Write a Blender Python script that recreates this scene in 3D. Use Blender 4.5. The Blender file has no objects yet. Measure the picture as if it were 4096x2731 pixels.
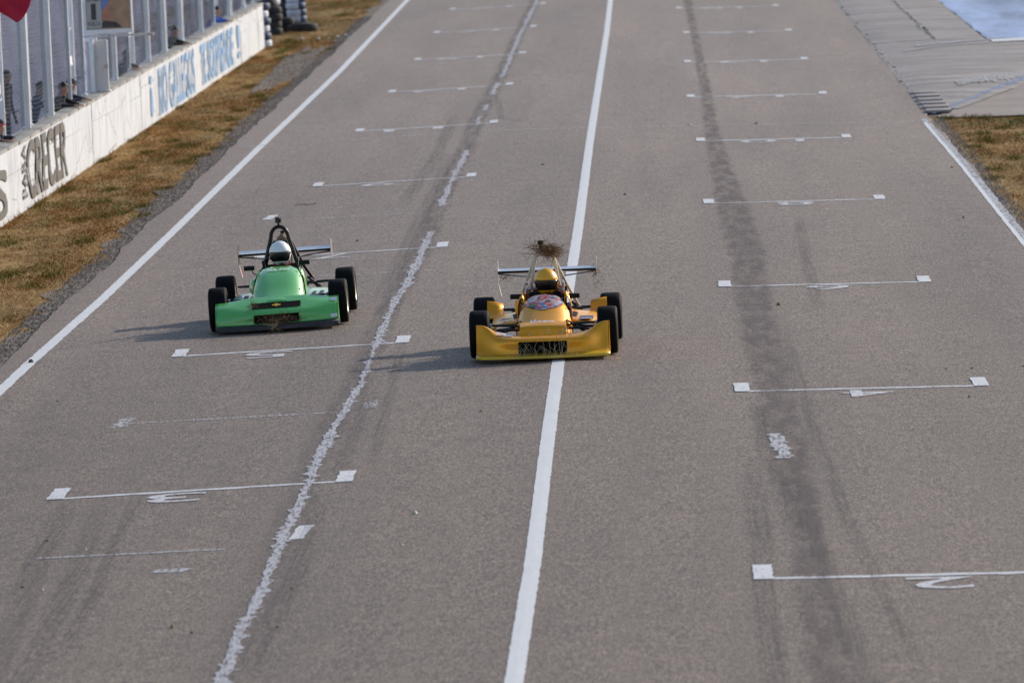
import bpy, bmesh, math, random
import numpy as np
from mathutils import Vector, Matrix, Quaternion
random.seed(7); RNG = np.random.default_rng(11)
S = bpy.context.scene; COL = S.collection
rad = math.radians

# ------------------------------------------------------------------ camera, sky, sun, exposure
cam_d = bpy.data.cameras.new('camera'); cam = bpy.data.objects.new('camera', cam_d); COL.objects.link(cam)
cam_d.sensor_fit = 'HORIZONTAL'; cam_d.sensor_width = 36.0; cam_d.lens = 252.56
cam_d.clip_start = 1.0; cam_d.clip_end = 6000
cam_d.dof.use_dof = True; cam_d.dof.focus_distance = 89.0; cam_d.dof.aperture_fstop = 4.0
CAM_H = 7.06
R = Matrix(((0.99884302, 0.0429118, 0.02170715), (0.01820835, 0.0803075, -0.99660381), (-0.04450931, 0.99584601, 0.07943324)))
cam.matrix_world = Matrix.Translation((0, 0, CAM_H)) @ R.to_4x4()
S.camera = cam

SUN_EL, SUN_AZ = rad(24), rad(48)          # azimuth from +Y towards +X
sdir = Vector((math.cos(SUN_EL)*math.sin(SUN_AZ), math.cos(SUN_EL)*math.cos(SUN_AZ), math.sin(SUN_EL)))
W = bpy.data.worlds.new('World'); S.world = W; W.use_nodes = True
wn = W.node_tree.nodes; wl = W.node_tree.links
sky = wn.new('ShaderNodeTexSky'); sky.sky_type = 'NISHITA'; sky.sun_disc = False
sky.sun_elevation = SUN_EL; sky.sun_rotation = SUN_AZ
wl.new(sky.outputs[0], wn['Background'].inputs[0]); wn['Background'].inputs[1].default_value = 0.148
sun_d = bpy.data.lights.new('sun', 'SUN'); sun_d.energy = 4.1; sun_d.angle = rad(0.55); sun_d.color = (1.0, 0.93, 0.82)
sun = bpy.data.objects.new('sun', sun_d); COL.objects.link(sun)
sun.rotation_euler = sdir.to_track_quat('Z', 'Y').to_euler()
S.view_settings.view_transform = 'Standard'; S.view_settings.look = 'None'
S.view_settings.gamma = 1.0; S.view_settings.exposure = 0.05
S.render.engine = 'CYCLES'

# ------------------------------------------------------------------ the lie of the land
XC = -1.302; SLOPE = 0.019
def gz(x):                                   # crowned road and verges, levelling out far to the sides
    d = abs(x - XC)
    return -SLOPE*min(d, 16.0)
def wx(y): return -11.08 + 0.0065*(y - 120)  # front face of the pit wall
WALL_TOP = 1.02

# ------------------------------------------------------------------ materials
MATS = {}
class NT:
    def __init__(s, name):
        s.m = bpy.data.materials.new(name); s.m.use_nodes = True
        s.n = s.m.node_tree.nodes; s.l = s.m.node_tree.links; s.b = s.n['Principled BSDF']; s.out = s.n['Material Output']
    def new(s, t, **kw):
        nd = s.n.new('ShaderNode'+t)
        for k, v in kw.items(): setattr(nd, k, v)
        return nd
    def link(s, a, b): s.l.new(a, b)
    def coord(s, kind='Object', scale=(1, 1, 1)):
        tc = s.new('TexCoord'); mp = s.new('Mapping'); mp.inputs['Scale'].default_value = scale
        s.link(tc.outputs[kind], mp.inputs['Vector']); return mp.outputs[0]
    def noise(s, vec, scale, detail=3, rough=0.6):
        nz = s.new('TexNoise'); nz.inputs['Scale'].default_value = scale
        nz.inputs['Detail'].default_value = detail; nz.inputs['Roughness'].default_value = rough
        if vec: s.link(vec, nz.inputs['Vector'])
        return nz.outputs['Fac']
    def ramp(s, fac, stops, interp='LINEAR'):
        r = s.new('ValToRGB'); r.color_ramp.interpolation = interp
        e = r.color_ramp.elements
        while len(e) < len(stops): e.new(0.5)
        for el, (p, c) in zip(e, stops):
            el.position = p; el.color = (c, c, c, 1) if not hasattr(c, '__len__') else (*c, 1)
        s.link(fac, r.inputs[0]); return r.outputs[0]
    def mix(s, fac, a, b, mode='MIX'):
        m = s.new('MixRGB', blend_type=mode)
        for sock, v in ((m.inputs[0], fac), (m.inputs[1], a), (m.inputs[2], b)):
            if hasattr(v, 'links'): s.link(v, sock)
            elif hasattr(v, '__len__'): sock.default_value = (*v, 1)
            else: sock.default_value = v
        return m.outputs[0]
    def math(s, op, a, b=0.0):
        m = s.new('Math', operation=op)
        for i, v in enumerate((a, b)):
            if hasattr(v, 'links'): s.link(v, m.inputs[i])
            else: m.inputs[i].default_value = v
        return m.outputs[0]
    def bump(s, h, strength=0.3, dist=0.01):
        b = s.new('Bump'); b.inputs['Strength'].default_value = strength; b.inputs['Distance'].default_value = dist
        s.link(h, b.inputs['Height']); s.link(b.outputs[0], s.b.inputs['Normal'])
    def setp(s, **kw):
        names = dict(rough='Roughness', metal='Metallic', coat='Coat Weight', coat_rough='Coat Roughness', spec='Specular IOR Level', ior='IOR', alpha='Alpha', trans='Transmission Weight')
        for k, v in kw.items(): s.b.inputs[names[k]].default_value = v
    def col(s, c):
        if hasattr(c, 'links'): s.link(c, s.b.inputs['Base Color'])
        else: s.b.inputs['Base Color'].default_value = (*c, 1)

def simple(name, c, rough=0.5, metal=0.0, var=0.18, scale=9.0, bump=0.0, **kw):
    t = NT(name); v = t.coord(); n = t.noise(v, scale, 4)
    lo = tuple(x*(1-var) for x in c); hi = tuple(min(1, x*(1+var)) for x in c)
    t.col(t.ramp(n, [(0.3, lo), (0.7, hi)])); t.setp(rough=rough, metal=metal, **kw)
    if bump: t.bump(n, bump, 0.01)
    MATS[name] = t.m; return t.m

def make_asphalt():
    t = NT('asphalt'); v = t.coord()
    base = (0.190, 0.141, 0.112)
    big = t.noise(t.coord(scale=(0.55, 0.035, 1)), 1.0, 5)
    mid = t.noise(v, 1.6, 5); gv = t.coord(scale=(1, 0.2, 1)); fine = t.noise(gv, 22, 3, 0.75); grit = t.noise(gv, 60, 2, 0.8)
    c = t.mix(t.ramp(big, [(0.3, 0.0), (0.7, 1.0)]), (base[0]*.84, base[1]*.83, base[2]*.85), (base[0]*1.14, base[1]*1.13, base[2]*1.10))
    c = t.mix(0.35, c, t.ramp(mid, [(0.3, 0.36), (0.7, 0.62)]), 'OVERLAY')
    c = t.mix(0.55, c, t.ramp(fine, [(0.32, 0.2), (0.68, 0.8)]), 'OVERLAY')
    c = t.mix(0.8, c, t.ramp(grit, [(0.35, 0.05), (0.7, 0.95)]), 'OVERLAY')
    sy = t.new('SeparateXYZ'); t.link(v, sy.inputs[0])      # grazing-view brightening with distance put into the colour, plus a paler far surface
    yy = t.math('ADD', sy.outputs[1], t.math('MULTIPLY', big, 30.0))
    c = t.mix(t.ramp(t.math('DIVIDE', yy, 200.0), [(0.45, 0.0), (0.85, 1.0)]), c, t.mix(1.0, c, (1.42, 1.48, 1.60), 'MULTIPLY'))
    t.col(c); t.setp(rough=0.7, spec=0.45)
    t.bump(t.noise(v, 85, 2, 0.8), 0.35, 0.004)
    MATS['asphalt'] = t.m
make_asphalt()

def make_paint(name, c, wear=0.45, streak=(9, 1.2, 1)):
    t = NT(name); v = t.coord(scale=streak)
    n = t.noise(v, 3.0, 5, 0.75); n2 = t.noise(t.coord(), 40, 2, 0.8)
    f = t.math('ADD', t.math('MULTIPLY', n, 0.7), t.math('MULTIPLY', n2, 0.3))
    a = t.ramp(f, [(wear-0.06, 0.0), (wear+0.05, 1.0)])
    t.col(t.mix(t.noise(v, 1.0, 3), tuple(x*0.82 for x in c), c)); t.setp(rough=0.6)
    tr = t.new('BsdfTransparent'); mx = t.new('MixShader')
    t.link(a, mx.inputs[0]); t.link(tr.outputs[0], mx.inputs[1]); t.link(t.b.outputs[0], mx.inputs[2])
    t.link(mx.outputs[0], t.out.inputs[0]); MATS[name] = t.m
make_paint('line_paint', (0.74, 0.73, 0.74), 0.36)
make_paint('grid_paint', (0.70, 0.69, 0.71), 0.40)
make_paint('number_paint', (0.68, 0.66, 0.68), 0.44, (5, 5, 1))
make_paint('worn_paint', (0.50, 0.48, 0.51), 0.46)
make_paint('faint_paint', (0.52, 0.50, 0.50), 0.50)
make_paint('blue_paint_worn', (0.24, 0.36, 0.62), 0.52)

def make_stain(name, c, strength, along=(5, 0.5, 1), thr=(0.3, 0.6)):
    t = NT(name); uv = t.new('TexCoord').outputs['UV']; sep = t.new('SeparateXYZ'); t.link(uv, sep.inputs[0])
    u = sep.outputs[0]
    edge = t.math('MULTIPLY', t.math('MULTIPLY', u, t.math('SUBTRACT', 1.0, u)), 4.0)
    n = t.noise(t.coord(scale=along), 1.0, 5, 0.7)
    n2 = t.noise(t.coord(scale=(1.2, 1.2, 1)), 3.0, 5, 0.75)
    e2 = t.math('ADD', edge, t.math('MULTIPLY', t.math('SUBTRACT', n2, 0.5), 2.2))
    a = t.math('MULTIPLY', t.ramp(e2, [(0.05, 0.0), (0.70, 1.0)]), t.ramp(n, [(thr[0], 0.15), (thr[1], 1.0)]))
    vv = sep.outputs[1]; ends = t.math('MULTIPLY', t.math('MULTIPLY', vv, t.math('SUBTRACT', 1.0, vv)), 4.0)
    a = t.math('MULTIPLY', t.math('MULTIPLY', a, strength), t.ramp(ends, [(0.0, 0.0), (0.55, 1.0)]))
    t.col(t.mix(n2, tuple(x*0.8 for x in c), tuple(x*1.2 for x in c))); t.setp(rough=0.7, spec=0.35)
    tr = t.new('BsdfTransparent'); mx = t.new('MixShader')
    t.link(a, mx.inputs[0]); t.link(tr.outputs[0], mx.inputs[1]); t.link(t.b.outputs[0], mx.inputs[2])
    t.link(mx.outputs[0], t.out.inputs[0]); MATS[name] = t.m
make_stain('tar_stain', (0.128, 0.092, 0.093), 0.52, (5, 0.7, 1), (0.40, 0.60))
make_stain('rubber_stain', (0.085, 0.068, 0.074), 0.32, (34, 0.2, 1), (0.44, 0.64))
make_stain('seam_stain', (0.10, 0.082, 0.088), 0.40, (8, 0.4, 1), (0.40, 0.62))

def make_grassground():
    t = NT('dry_turf'); v = t.coord(scale=(1, .3, 1))
    a = t.noise(v, 0.9, 5, 0.65); b = t.noise(v, 4.0, 5, 0.7); f = t.noise(v, 22, 3, 0.7)
    c = t.ramp(a, [(0.30, (0.09, 0.08, 0.011)), (0.42, (0.17, 0.090, 0.020)), (0.53, (0.26, 0.138, 0.038)), (0.66, (0.42, 0.28, 0.11))])
    c = t.mix(0.5, c, t.ramp(b, [(0.3, (0.09, 0.065, 0.018)), (0.5, (0.23, 0.135, 0.05)), (0.70, (0.48, 0.34, 0.17))]))
    c = t.mix(0.7, c, t.ramp(f, [(0.3, 0.22), (0.7, 0.78)]), 'OVERLAY')
    t.col(c); t.setp(rough=0.95, spec=0.15); t.bump(f, 0.8, 0.03); MATS['dry_turf'] = t.m
make_grassground()
def make_blade():
    t = NT('grass_blade'); at = t.new('Attribute'); at.attribute_name = 'tint'
    t.col(at.outputs['Color']); t.setp(rough=0.8, spec=0.2); MATS['grass_blade'] = t.m
make_blade()
def make_gravel():
    t = NT('gravel_bed'); v = t.coord(); f = t.noise(v, 30, 3, 0.75); a = t.noise(v, 2, 4)
    c = t.mix(t.ramp(a, [(0.35, 0.0), (0.7, 1.0)]), (0.12, 0.095, 0.078), (0.22, 0.175, 0.145))
    c = t.mix(0.8, c, t.ramp(f, [(0.3, 0.15), (0.7, 0.85)]), 'OVERLAY')
    t.col(c); t.setp(rough=0.95); t.bump(f, 0.9, 0.03); MATS['gravel_bed'] = t.m
make_gravel()
simple('gravel_stone', (0.21, 0.175, 0.155), 0.9, var=0.6, scale=14)
def make_wallpaint():
    t = NT('white_wall_paint'); v = t.coord()
    run = t.noise(t.coord(scale=(1, 3.2, 0.45)), 2.2, 5, 0.7); fine = t.noise(v, 9, 5, 0.75); big = t.noise(v, 0.7, 4)
    c = t.ramp(run, [(0.30, (0.25, 0.245, 0.27)), (0.44, (0.50, 0.51, 0.55)), (0.60, (0.61, 0.625, 0.67))])
    c = t.mix(t.ramp(fine, [(0.26, 0.9), (0.40, 0.0)]), c, (0.34, 0.31, 0.29))
    c = t.mix(t.ramp(big, [(0.55, 0.0), (0.8, 0.25)]), c, (0.55, 0.52, 0.50))
    ck = t.new('TexVoronoi', feature='DISTANCE_TO_EDGE'); ck.inputs['Scale'].default_value = 0.55; dv = t.coord(scale=(1, 1, 1.3)); t.link(t.mix(0.12, dv, t.noise(dv, 3, 4)), ck.inputs['Vector'])
    c = t.mix(t.ramp(ck.outputs['Distance'], [(0.0, 0.85), (0.012, 0.0)]), c, (0.20, 0.18, 0.18))
    t.col(c); t.setp(rough=0.75, spec=0.3); t.bump(fine, 0.5, 0.02); MATS['white_wall_paint'] = t.m
make_wallpaint()
def make_concrete(name, c, streak=(0.4, 6, 1), amt=0.3):
    t = NT(name); n = t.noise(t.coord(scale=streak), 1.0, 5, 0.7); f = t.noise(t.coord(), 7, 5, 0.7); g = t.noise(t.coord(), 45, 2, 0.8)
    col = t.mix(t.ramp(n, [(0.32, 0.0), (0.68, 1.0)]), tuple(x*(1-amt) for x in c), tuple(min(1, x*(1+amt)) for x in c))
    col = t.mix(0.5, col, t.ramp(f, [(0.3, 0.3), (0.7, 0.7)]), 'OVERLAY'); col = t.mix(0.4, col, t.ramp(g, [(0.3, 0.2), (0.7, 0.8)]), 'OVERLAY')
    t.col(col); t.setp(rough=0.85, spec=0.3); t.bump(f, 0.4, 0.015); MATS[name] = t.m
make_concrete('cap_concrete', (0.30, 0.285, 0.27), (2, 0.8, 1), 0.25)
make_concrete('kerb_concrete', (0.255, 0.232, 0.215), (0.15, 2.2, 1), 0.22)
make_concrete('runoff_asphalt', (0.30, 0.25, 0.225), (0.3, 0.5, 1), 0.12)
make_concrete('blue_runoff', (0.28, 0.365, 0.55), (0.5, 0.08, 1), 0.42)
make_concrete('pit_lane_concrete', (0.34, 0.33, 0.43), (0.4, 0.2, 1), 0.15)
simple('white_steel', (0.86, 0.86, 0.89), 0.45, var=0.08, scale=5)
def make_rusty():
    t = NT('rusty_white_steel'); v = t.coord(); n = t.noise(v, 5, 6, 0.75)
    c = t.mix(t.ramp(n, [(0.55, 0.0), (0.66, 1.0)]), (0.66, 0.64, 0.64), (0.30, 0.13, 0.045))
    t.col(c); t.setp(rough=0.6); MATS['rusty_white_steel'] = t.m
make_rusty()
simple('wire', (0.16, 0.16, 0.185), 0.5, 0.2); simple('wire_dark', (0.045, 0.05, 0.07), 0.6)
make_paint('letter_black', (0.075, 0.065, 0.068), 0.36, (1, 3, 1))
make_paint('letter_blue', (0.17, 0.34, 0.60), 0.40, (1, 4, 0.7))
simple('rubber', (0.0065, 0.0055, 0.006), 0.7, var=0.3, scale=25, spec=0.12)
simple('tyre_rubber_dusty', (0.030, 0.028, 0.029), 0.8, var=0.5, scale=10)
simple('tyre_white', (0.62, 0.64, 0.72), 0.6, var=0.15, scale=6)
simple('tyre_navy', (0.03, 0.05, 0.12), 0.6, var=0.3)
simple('rim_metal', (0.42, 0.41, 0.40), 0.35, 0.8)
simple('black_metal', (0.009, 0.0085, 0.009), 0.4, 0.0, spec=0.3)
simple('dark_grille', (0.006, 0.005, 0.005), 0.9, bump=0.5, scale=60, spec=0.1)
simple('black_plastic', (0.009, 0.0085, 0.009), 0.45, spec=0.25)
simple('grey_splitter', (0.045, 0.042, 0.046), 0.6, var=0.5, scale=12)
simple('silver_wing', (0.62, 0.61, 0.62), 0.32, 0.75, var=0.1)
simple('dark_silver_wing', (0.34, 0.33, 0.36), 0.3, 0.75, var=0.15)
simple('cream_tube', (0.60, 0.55, 0.45), 0.4, var=0.1)
simple('chrome', (0.8, 0.79, 0.78), 0.12, 1.0, var=0.03)
simple('engine_metal', (0.13, 0.12, 0.115), 0.45, 0.7, var=0.5, scale=20)
simple('tan_tank', (0.28, 0.17, 0.09), 0.5, var=0.3)
simple('tape_silver', (0.62, 0.63, 0.65), 0.22, 0.7, var=0.1)
def carpaint(name, c, metal, rough, dirt, coat=0.8):
    t = NT(name); v = t.coord(); n = t.noise(v, 3.5, 4); d = t.noise(v, 38, 3, 0.8); d2 = t.noise(v, 7, 5, 0.75)
    col = t.mix(t.ramp(n, [(0.3, 0.0), (0.7, 1.0)]), tuple(x*0.9 for x in c), tuple(min(1, x*1.08) for x in c))
    sp = t.math('MULTIPLY', t.ramp(d, [(0.62, 0.0), (0.70, 1.0)]), t.ramp(d2, [(0.42, 0.0), (0.58, 1.0)]))
    col = t.mix(t.math('MULTIPLY', sp, 0.8), col, dirt)
    t.col(col); t.setp(metal=metal, rough=rough, spec=0.7, coat=coat, coat_rough=0.12); MATS[name] = t.m
carpaint('green_paint', (0.105, 0.50, 0.095), 0.0, 0.40, (0.05, 0.07, 0.04))
carpaint('pale_green_paint', (0.30, 0.46, 0.32), 0.0, 0.4, (0.12, 0.16, 0.12))
carpaint('gold_paint', (1.0, 0.40, 0.005), 0.50, 0.38, (0.22, 0.12, 0.03), 0.25)
carpaint('gold_lip_paint', (0.75, 0.48, 0.02), 0.15, 0.35, (0.22, 0.12, 0.03))
carpaint('gold_helmet_paint', (0.92, 0.44, 0.008), 0.0, 0.40, (0.5, 0.3, 0.03), 0.25)
carpaint('white_helmet_paint', (0.93, 0.94, 0.95), 0.0, 0.42, (0.5, 0.5, 0.5), 0.2)
simple('visor', (0.010, 0.009, 0.012), 0.18, var=0.1, spec=0.4)
simple('emblem_gold', (0.70, 0.36, 0.015), 0.35)
simple('sticker_white', (0.72, 0.72, 0.76), 0.5, var=0.05)
simple('sticker_navy', (0.05, 0.06, 0.12), 0.5)
simple('pink_plate', (0.70, 0.36, 0.32), 0.4)
def make_stickerbomb():
    t = NT('sticker_patchwork'); v = t.coord(scale=(1, 1.0, 1.5))
    vo = t.new('TexVoronoi', distance='CHEBYCHEV'); vo.inputs['Scale'].default_value = 17; t.link(v, vo.inputs['Vector'])
    sep = t.new('SeparateColor'); t.link(vo.outputs['Color'], sep.inputs[0])
    c = t.ramp(sep.outputs[0], [(0.0, (0.40, 0.40, 0.46)), (0.18, (0.50, 0.05, 0.05)), (0.36, (0.42, 0.41, 0.45)), (0.48, (0.07, 0.17, 0.42)), (0.60, (0.46, 0.45, 0.48)), (0.70, (0.09, 0.27, 0.08)), (0.78, (0.52, 0.26, 0.25)), (0.88, (0.03, 0.03, 0.04))], 'CONSTANT')
    n = t.noise(v, 60, 2, 0.7)
    c = t.mix(t.ramp(n, [(0.56, 0.0), (0.6, 0.75)]), c, (0.05, 0.05, 0.07))
    t.col(c); t.setp(rough=0.35); MATS['sticker_patchwork'] = t.m
make_stickerbomb()
simple('twig_tan', (0.26, 0.155, 0.07), 0.9, var=0.5, scale=30)
simple('twig_brown', (0.20, 0.105, 0.05), 0.9, var=0.5, scale=30)
simple('twig_olive', (0.20, 0.17, 0.09), 0.9, var=0.5, scale=30)
simple('straw', (0.60, 0.44, 0.24), 0.8, var=0.3, scale=30)
simple('skin', (0.42, 0.235, 0.165), 0.55, var=0.08, scale=20)
simple('hair_dark', (0.022, 0.016, 0.013), 0.7, var=0.4, scale=60)
for nm, c in dict(cloth_navy=(0.022, 0.026, 0.055), cloth_black=(0.016, 0.015, 0.017), cloth_blue=(0.02, 0.11, 0.50), cloth_red=(0.40, 0.03, 0.035), cloth_grey=(0.22, 0.22, 0.24), cloth_white=(0.62, 0.62, 0.64), cloth_jeans=(0.05, 0.08, 0.15), cloth_pink=(0.44, 0.17, 0.15), cloth_tan=(0.30, 0.22, 0.13)).items():
    simple(nm, c, 0.85, var=0.25, scale=14, bump=0.3)
simple('flag_red', (0.52, 0.012, 0.045), 0.7, var=0.15, scale=4)
simple('board_tan', (0.42, 0.27, 0.17), 0.6, var=0.35, scale=2.2)
simple('board_card', (0.46, 0.455, 0.45), 0.6, var=0.06)
simple('board_blue', (0.16, 0.27, 0.60), 0.6, var=0.1)
simple('board_salmon', (0.52, 0.22, 0.15), 0.6, var=0.15)
simple('board_dark', (0.07, 0.06, 0.06), 0.6, var=0.3)
simple('leaf_olive', (0.12, 0.13, 0.03), 0.8, var=0.4)
simple('scrap_pale', (0.55, 0.52, 0.40), 0.7, var=0.2)
simple('stone_dark', (0.09, 0.08, 0.075), 0.85, var=0.3)
simple('chalk_stone', (0.45, 0.42, 0.38), 0.85, var=0.3)

# ------------------------------------------------------------------ building helpers
def tag(o, label=None, cat=None, group=None, kind=None):
    if label: o['label'] = label
    if cat: o['category'] = cat
    if group: o['group'] = group
    if kind: o['kind'] = kind
    return o
def link(name, data, parent=None):
    o = bpy.data.objects.new(name, data); COL.objects.link(o)
    if parent: o.parent = parent
    return o
def thing(name, label, cat, loc=(0, 0, 0), rot=(0, 0, 0), group=None):
    o = link(name, None); o.location = loc; o.rotation_euler = rot; o.empty_display_size = 0.1
    return tag(o, label, cat, group)
def smooth_mesh(me, ang=38):
    me.polygons.foreach_set('use_smooth', [True]*len(me.polygons))
    me.set_sharp_from_angle(angle=rad(ang))

class G:
    """collects geometry for ONE mesh"""
    def __init__(s): s.v = []; s.f = []
    def add(s, vs, fs):
        k = len(s.v); s.v += [tuple(p) for p in vs]; s.f += [tuple(i+k for i in q) for q in fs]; return s
    def box(s, c, d, rot=None, taper=1.0, bev=0.0):
        x, y, z = d[0]/2, d[1]/2, d[2]/2
        if bev <= 0:
            vs = [Vector((sx*x*(taper if sz > 0 else 1), sy*y*(taper if sz > 0 else 1), sz*z)) for sz in (-1, 1) for sy in (-1, 1) for sx in (-1, 1)]
            fs = [(0, 2, 3, 1), (4, 5, 7, 6), (0, 1, 5, 4), (2, 6, 7, 3), (0, 4, 6, 2), (1, 3, 7, 5)]
        else:
            bm = bmesh.new(); bmesh.ops.create_cube(bm, size=1)
            for w in bm.verts: w.co = Vector((w.co.x*2*x, w.co.y*2*y, w.co.z*2*z))
            bmesh.ops.bevel(bm, geom=bm.edges[:], offset=bev, segments=2, affect='EDGES', profile=0.6)
            bm.verts.index_update(); vs = [w.co.copy() for w in bm.verts]; fs = [[w.index for w in q.verts] for q in bm.faces]; bm.free()
        m = Matrix.Identity(3) if rot is None else (rot if isinstance(rot, Matrix) else Matrix(rot))
        return s.add([m @ w + Vector(c) for w in vs], fs)
    def tube(s, pts, r, n=8, cap=True):
        P = [Vector(p) for p in pts]; rs = r if hasattr(r, '__len__') else [r]*len(P)
        vs = []; fs = []; up = None
        for i, p in enumerate(P):
            d = (P[min(i+1, len(P)-1)] - P[max(i-1, 0)]).normalized()
            if up is None: up = Vector((0, 0, 1)) if abs(d.z) < 0.9 else Vector((1, 0, 0))
            a = d.cross(up).normalized(); up = a.cross(d).normalized()
            for k in range(n):
                t = 2*math.pi*k/n; vs.append(p + (a*math.cos(t) + up*math.sin(t))*rs[i])
        for i in range(len(P)-1):
            for k in range(n):
                fs.append((i*n+k, i*n+(k+1) % n, (i+1)*n+(k+1) % n, (i+1)*n+k))
        if cap: fs += [tuple(range(n))[::-1], tuple((len(P)-1)*n+k for k in range(n))]
        return s.add(vs, fs)
    def lathe(s, prof, c=(0, 0, 0), axis='X', n=28, arc=2*math.pi):
        vs = []; fs = []; m = len(prof)
        for k in range(n):
            t = arc*k/n
            for (h, r) in prof:
                p = (h, r*math.cos(t), r*math.sin(t)) if axis == 'X' else ((r*math.cos(t), r*math.sin(t), h) if axis == 'Z' else (r*math.cos(t), h, r*math.sin(t)))
                vs.append(Vector(p) + Vector(c))
        for k in range(n):
            for i in range(m-1):
                a, b = k*m+i, ((k+1) % n)*m+i
                fs.append((a, b, b+1, a+1))
        return s.add(vs, fs)
    def grid(s, rows, skip=None, close=False):
        nr, nc = len(rows), len(rows[0]); vs = [p for r in rows for p in r]; fs = []
        for i in range(nr-1):
            for j in range(nc-1 + (1 if close else 0)):
                if skip and skip(i, j): continue
                a, b = i*nc+j, i*nc+(j+1) % nc
                fs.append((a, b, b+nc, a+nc))
        return s.add(vs, fs)
    def prism(s, poly, z0, z1, fn=None):
        n = len(poly); vs = [(x, y, z0) for x, y in poly] + [(x, y, z1) for x, y in poly]
        if fn: vs = [fn(*p) for p in vs]
        return s.add(vs, [tuple(range(n))[::-1], tuple(range(n, 2*n))] + [(i, (i+1) % n, n+(i+1) % n, n+i) for i in range(n)])
    def mesh(s, name, mat, smooth=38):
        me = bpy.data.meshes.new(name); me.from_pydata([tuple(p) for p in s.v], [], s.f)
        me.materials.append(MATS[mat] if isinstance(mat, str) else mat)
        bm = bmesh.new(); bm.from_mesh(me); bmesh.ops.remove_doubles(bm, verts=bm.verts, dist=1e-5)
        bmesh.ops.recalc_face_normals(bm, faces=bm.faces); bm.to_mesh(me); bm.free()
        if smooth: smooth_mesh(me, smooth)
        return me
    def build(s, name, mat, parent=None, smooth=38, solid=0.0, sub=0):
        o = link(name, s.mesh(name, mat, smooth), parent)
        if sub:
            m = o.modifiers.new('subdivision', 'SUBSURF'); m.levels = m.render_levels = sub
        if solid:
            m = o.modifiers.new('thickness', 'SOLIDIFY'); m.thickness = solid; m.offset = -1
        return o
def rotm(x=0, y=0, z=0): return (Matrix.Rotation(z, 3, 'Z') @ Matrix.Rotation(y, 3, 'Y') @ Matrix.Rotation(x, 3, 'X'))

def text_geo(body, bold=0.0, shear=0.0, cut=0):
    """flat text as (verts2d, faces), normalised to 0..1 in both directions"""
    cu = bpy.data.curves.new('text', 'FONT'); cu.body = body; cu.size = 1; cu.offset = bold; cu.shear = shear; cu.resolution_u = 4
    ob = bpy.data.objects.new('text', cu); COL.objects.link(ob)
    dg = bpy.context.evaluated_depsgraph_get(); dg.update()
    me = bpy.data.meshes.new_from_object(ob.evaluated_get(dg))
    bm = bmesh.new(); bm.from_mesh(me)
    bmesh.ops.triangulate(bm, faces=bm.faces)
    if cut:
        bmesh.ops.subdivide_edges(bm, edges=bm.edges[:], cuts=cut, use_grid_fill=True)
    bm.verts.index_update()
    V = np.array([w.co[:2] for w in bm.verts]); F = [[w.index for w in q.verts] for q in bm.faces]; bm.free()
    COL.objects.unlink(ob); bpy.data.objects.remove(ob); bpy.data.curves.remove(cu); bpy.data.meshes.remove(me)
    lo, hi = V.min(0), V.max(0); V = (V-lo)/(hi-lo)
    return V, F
def text_obj(name, body, fn, mat, parent=None, bold=0.0, shear=0.0, cut=0):
    V, F = text_geo(body, bold, shear, cut); g = G(); g.add([fn(u, v) for u, v in V], F)
    me = bpy.data.meshes.new(name); me.from_pydata([tuple(p) for p in g.v], [], g.f); me.materials.append(MATS[mat])
    return link(name, me, parent)

def ribbon(name, pts, w, h, mat, parent=None, step=0.6, jag=0.0, seed=0, gaps=(), kind=None, wander=0.0):
    """flat strip laid along the ground, UV across / along"""
    r = np.random.default_rng(seed); P = np.array(pts, float); d = np.r_[0, np.cumsum(np.hypot(*np.diff(P, axis=0).T))]
    n = max(2, int(d[-1]/step)+1); t = np.linspace(0, d[-1], n)
    X = np.interp(t, d, P[:, 0]); Y = np.interp(t, d, P[:, 1])
    Wd = np.interp(t, d, w) if hasattr(w, '__len__') else np.full(n, w)
    tx = np.gradient(X); ty = np.gradient(Y); L = np.hypot(tx, ty); nx, ny = ty/L, -tx/L
    jl = r.normal(0, 1, n)*jag; jr = r.normal(0, 1, n)*jag
    if wander:
        wn_ = np.convolve(r.normal(0, 1, n+8), np.ones(9)/3, 'valid')*wander; X = X+wn_; Wd = Wd*np.clip(1+np.convolve(r.normal(0, 1, n+12), np.ones(13)/3.6, 'valid')*.3, .35, 1.8)
        jl = -np.abs(jl)*(r.random(n) < .55); jr = np.abs(jr)*(r.random(n) < .55)
    vs = []; uv = []; fs = []
    for i in range(n):
        for k in range(5):
            u = k/4; off = (u-0.5)*Wd[i] + (jl[i] if k == 0 else jr[i] if k == 4 else 0)
            x = X[i]+nx[i]*off; y = Y[i]+ny[i]*off
            vs.append((x, y, gz(x)+h)); uv.append((u, t[i]/d[-1]))
    for i in range(n-1):
        if any(a <= Y[i] <= b for a, b in gaps): continue
        for k in range(4): fs.append((i*5+k, i*5+k+1, (i+1)*5+k+1, (i+1)*5+k))
    me = bpy.data.meshes.new(name); me.from_pydata(vs, [], fs); me.materials.append(MATS[mat])
    lay = me.uv_layers.new(name='UVMap'); li = np.array([l.vertex_index for l in me.loops])
    lay.data.foreach_set('uv', np.array(uv)[li].astype(np.float32).ravel())
    bm = bmesh.new(); bm.from_mesh(me); bmesh.ops.recalc_face_normals(bm, faces=bm.faces)
    if bm.faces and bm.faces[0].normal.z < 0: bmesh.ops.reverse_faces(bm, faces=bm.faces)
    bm.to_mesh(me); bm.free()
    return tag(link(name, me, parent), kind=kind)

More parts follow.
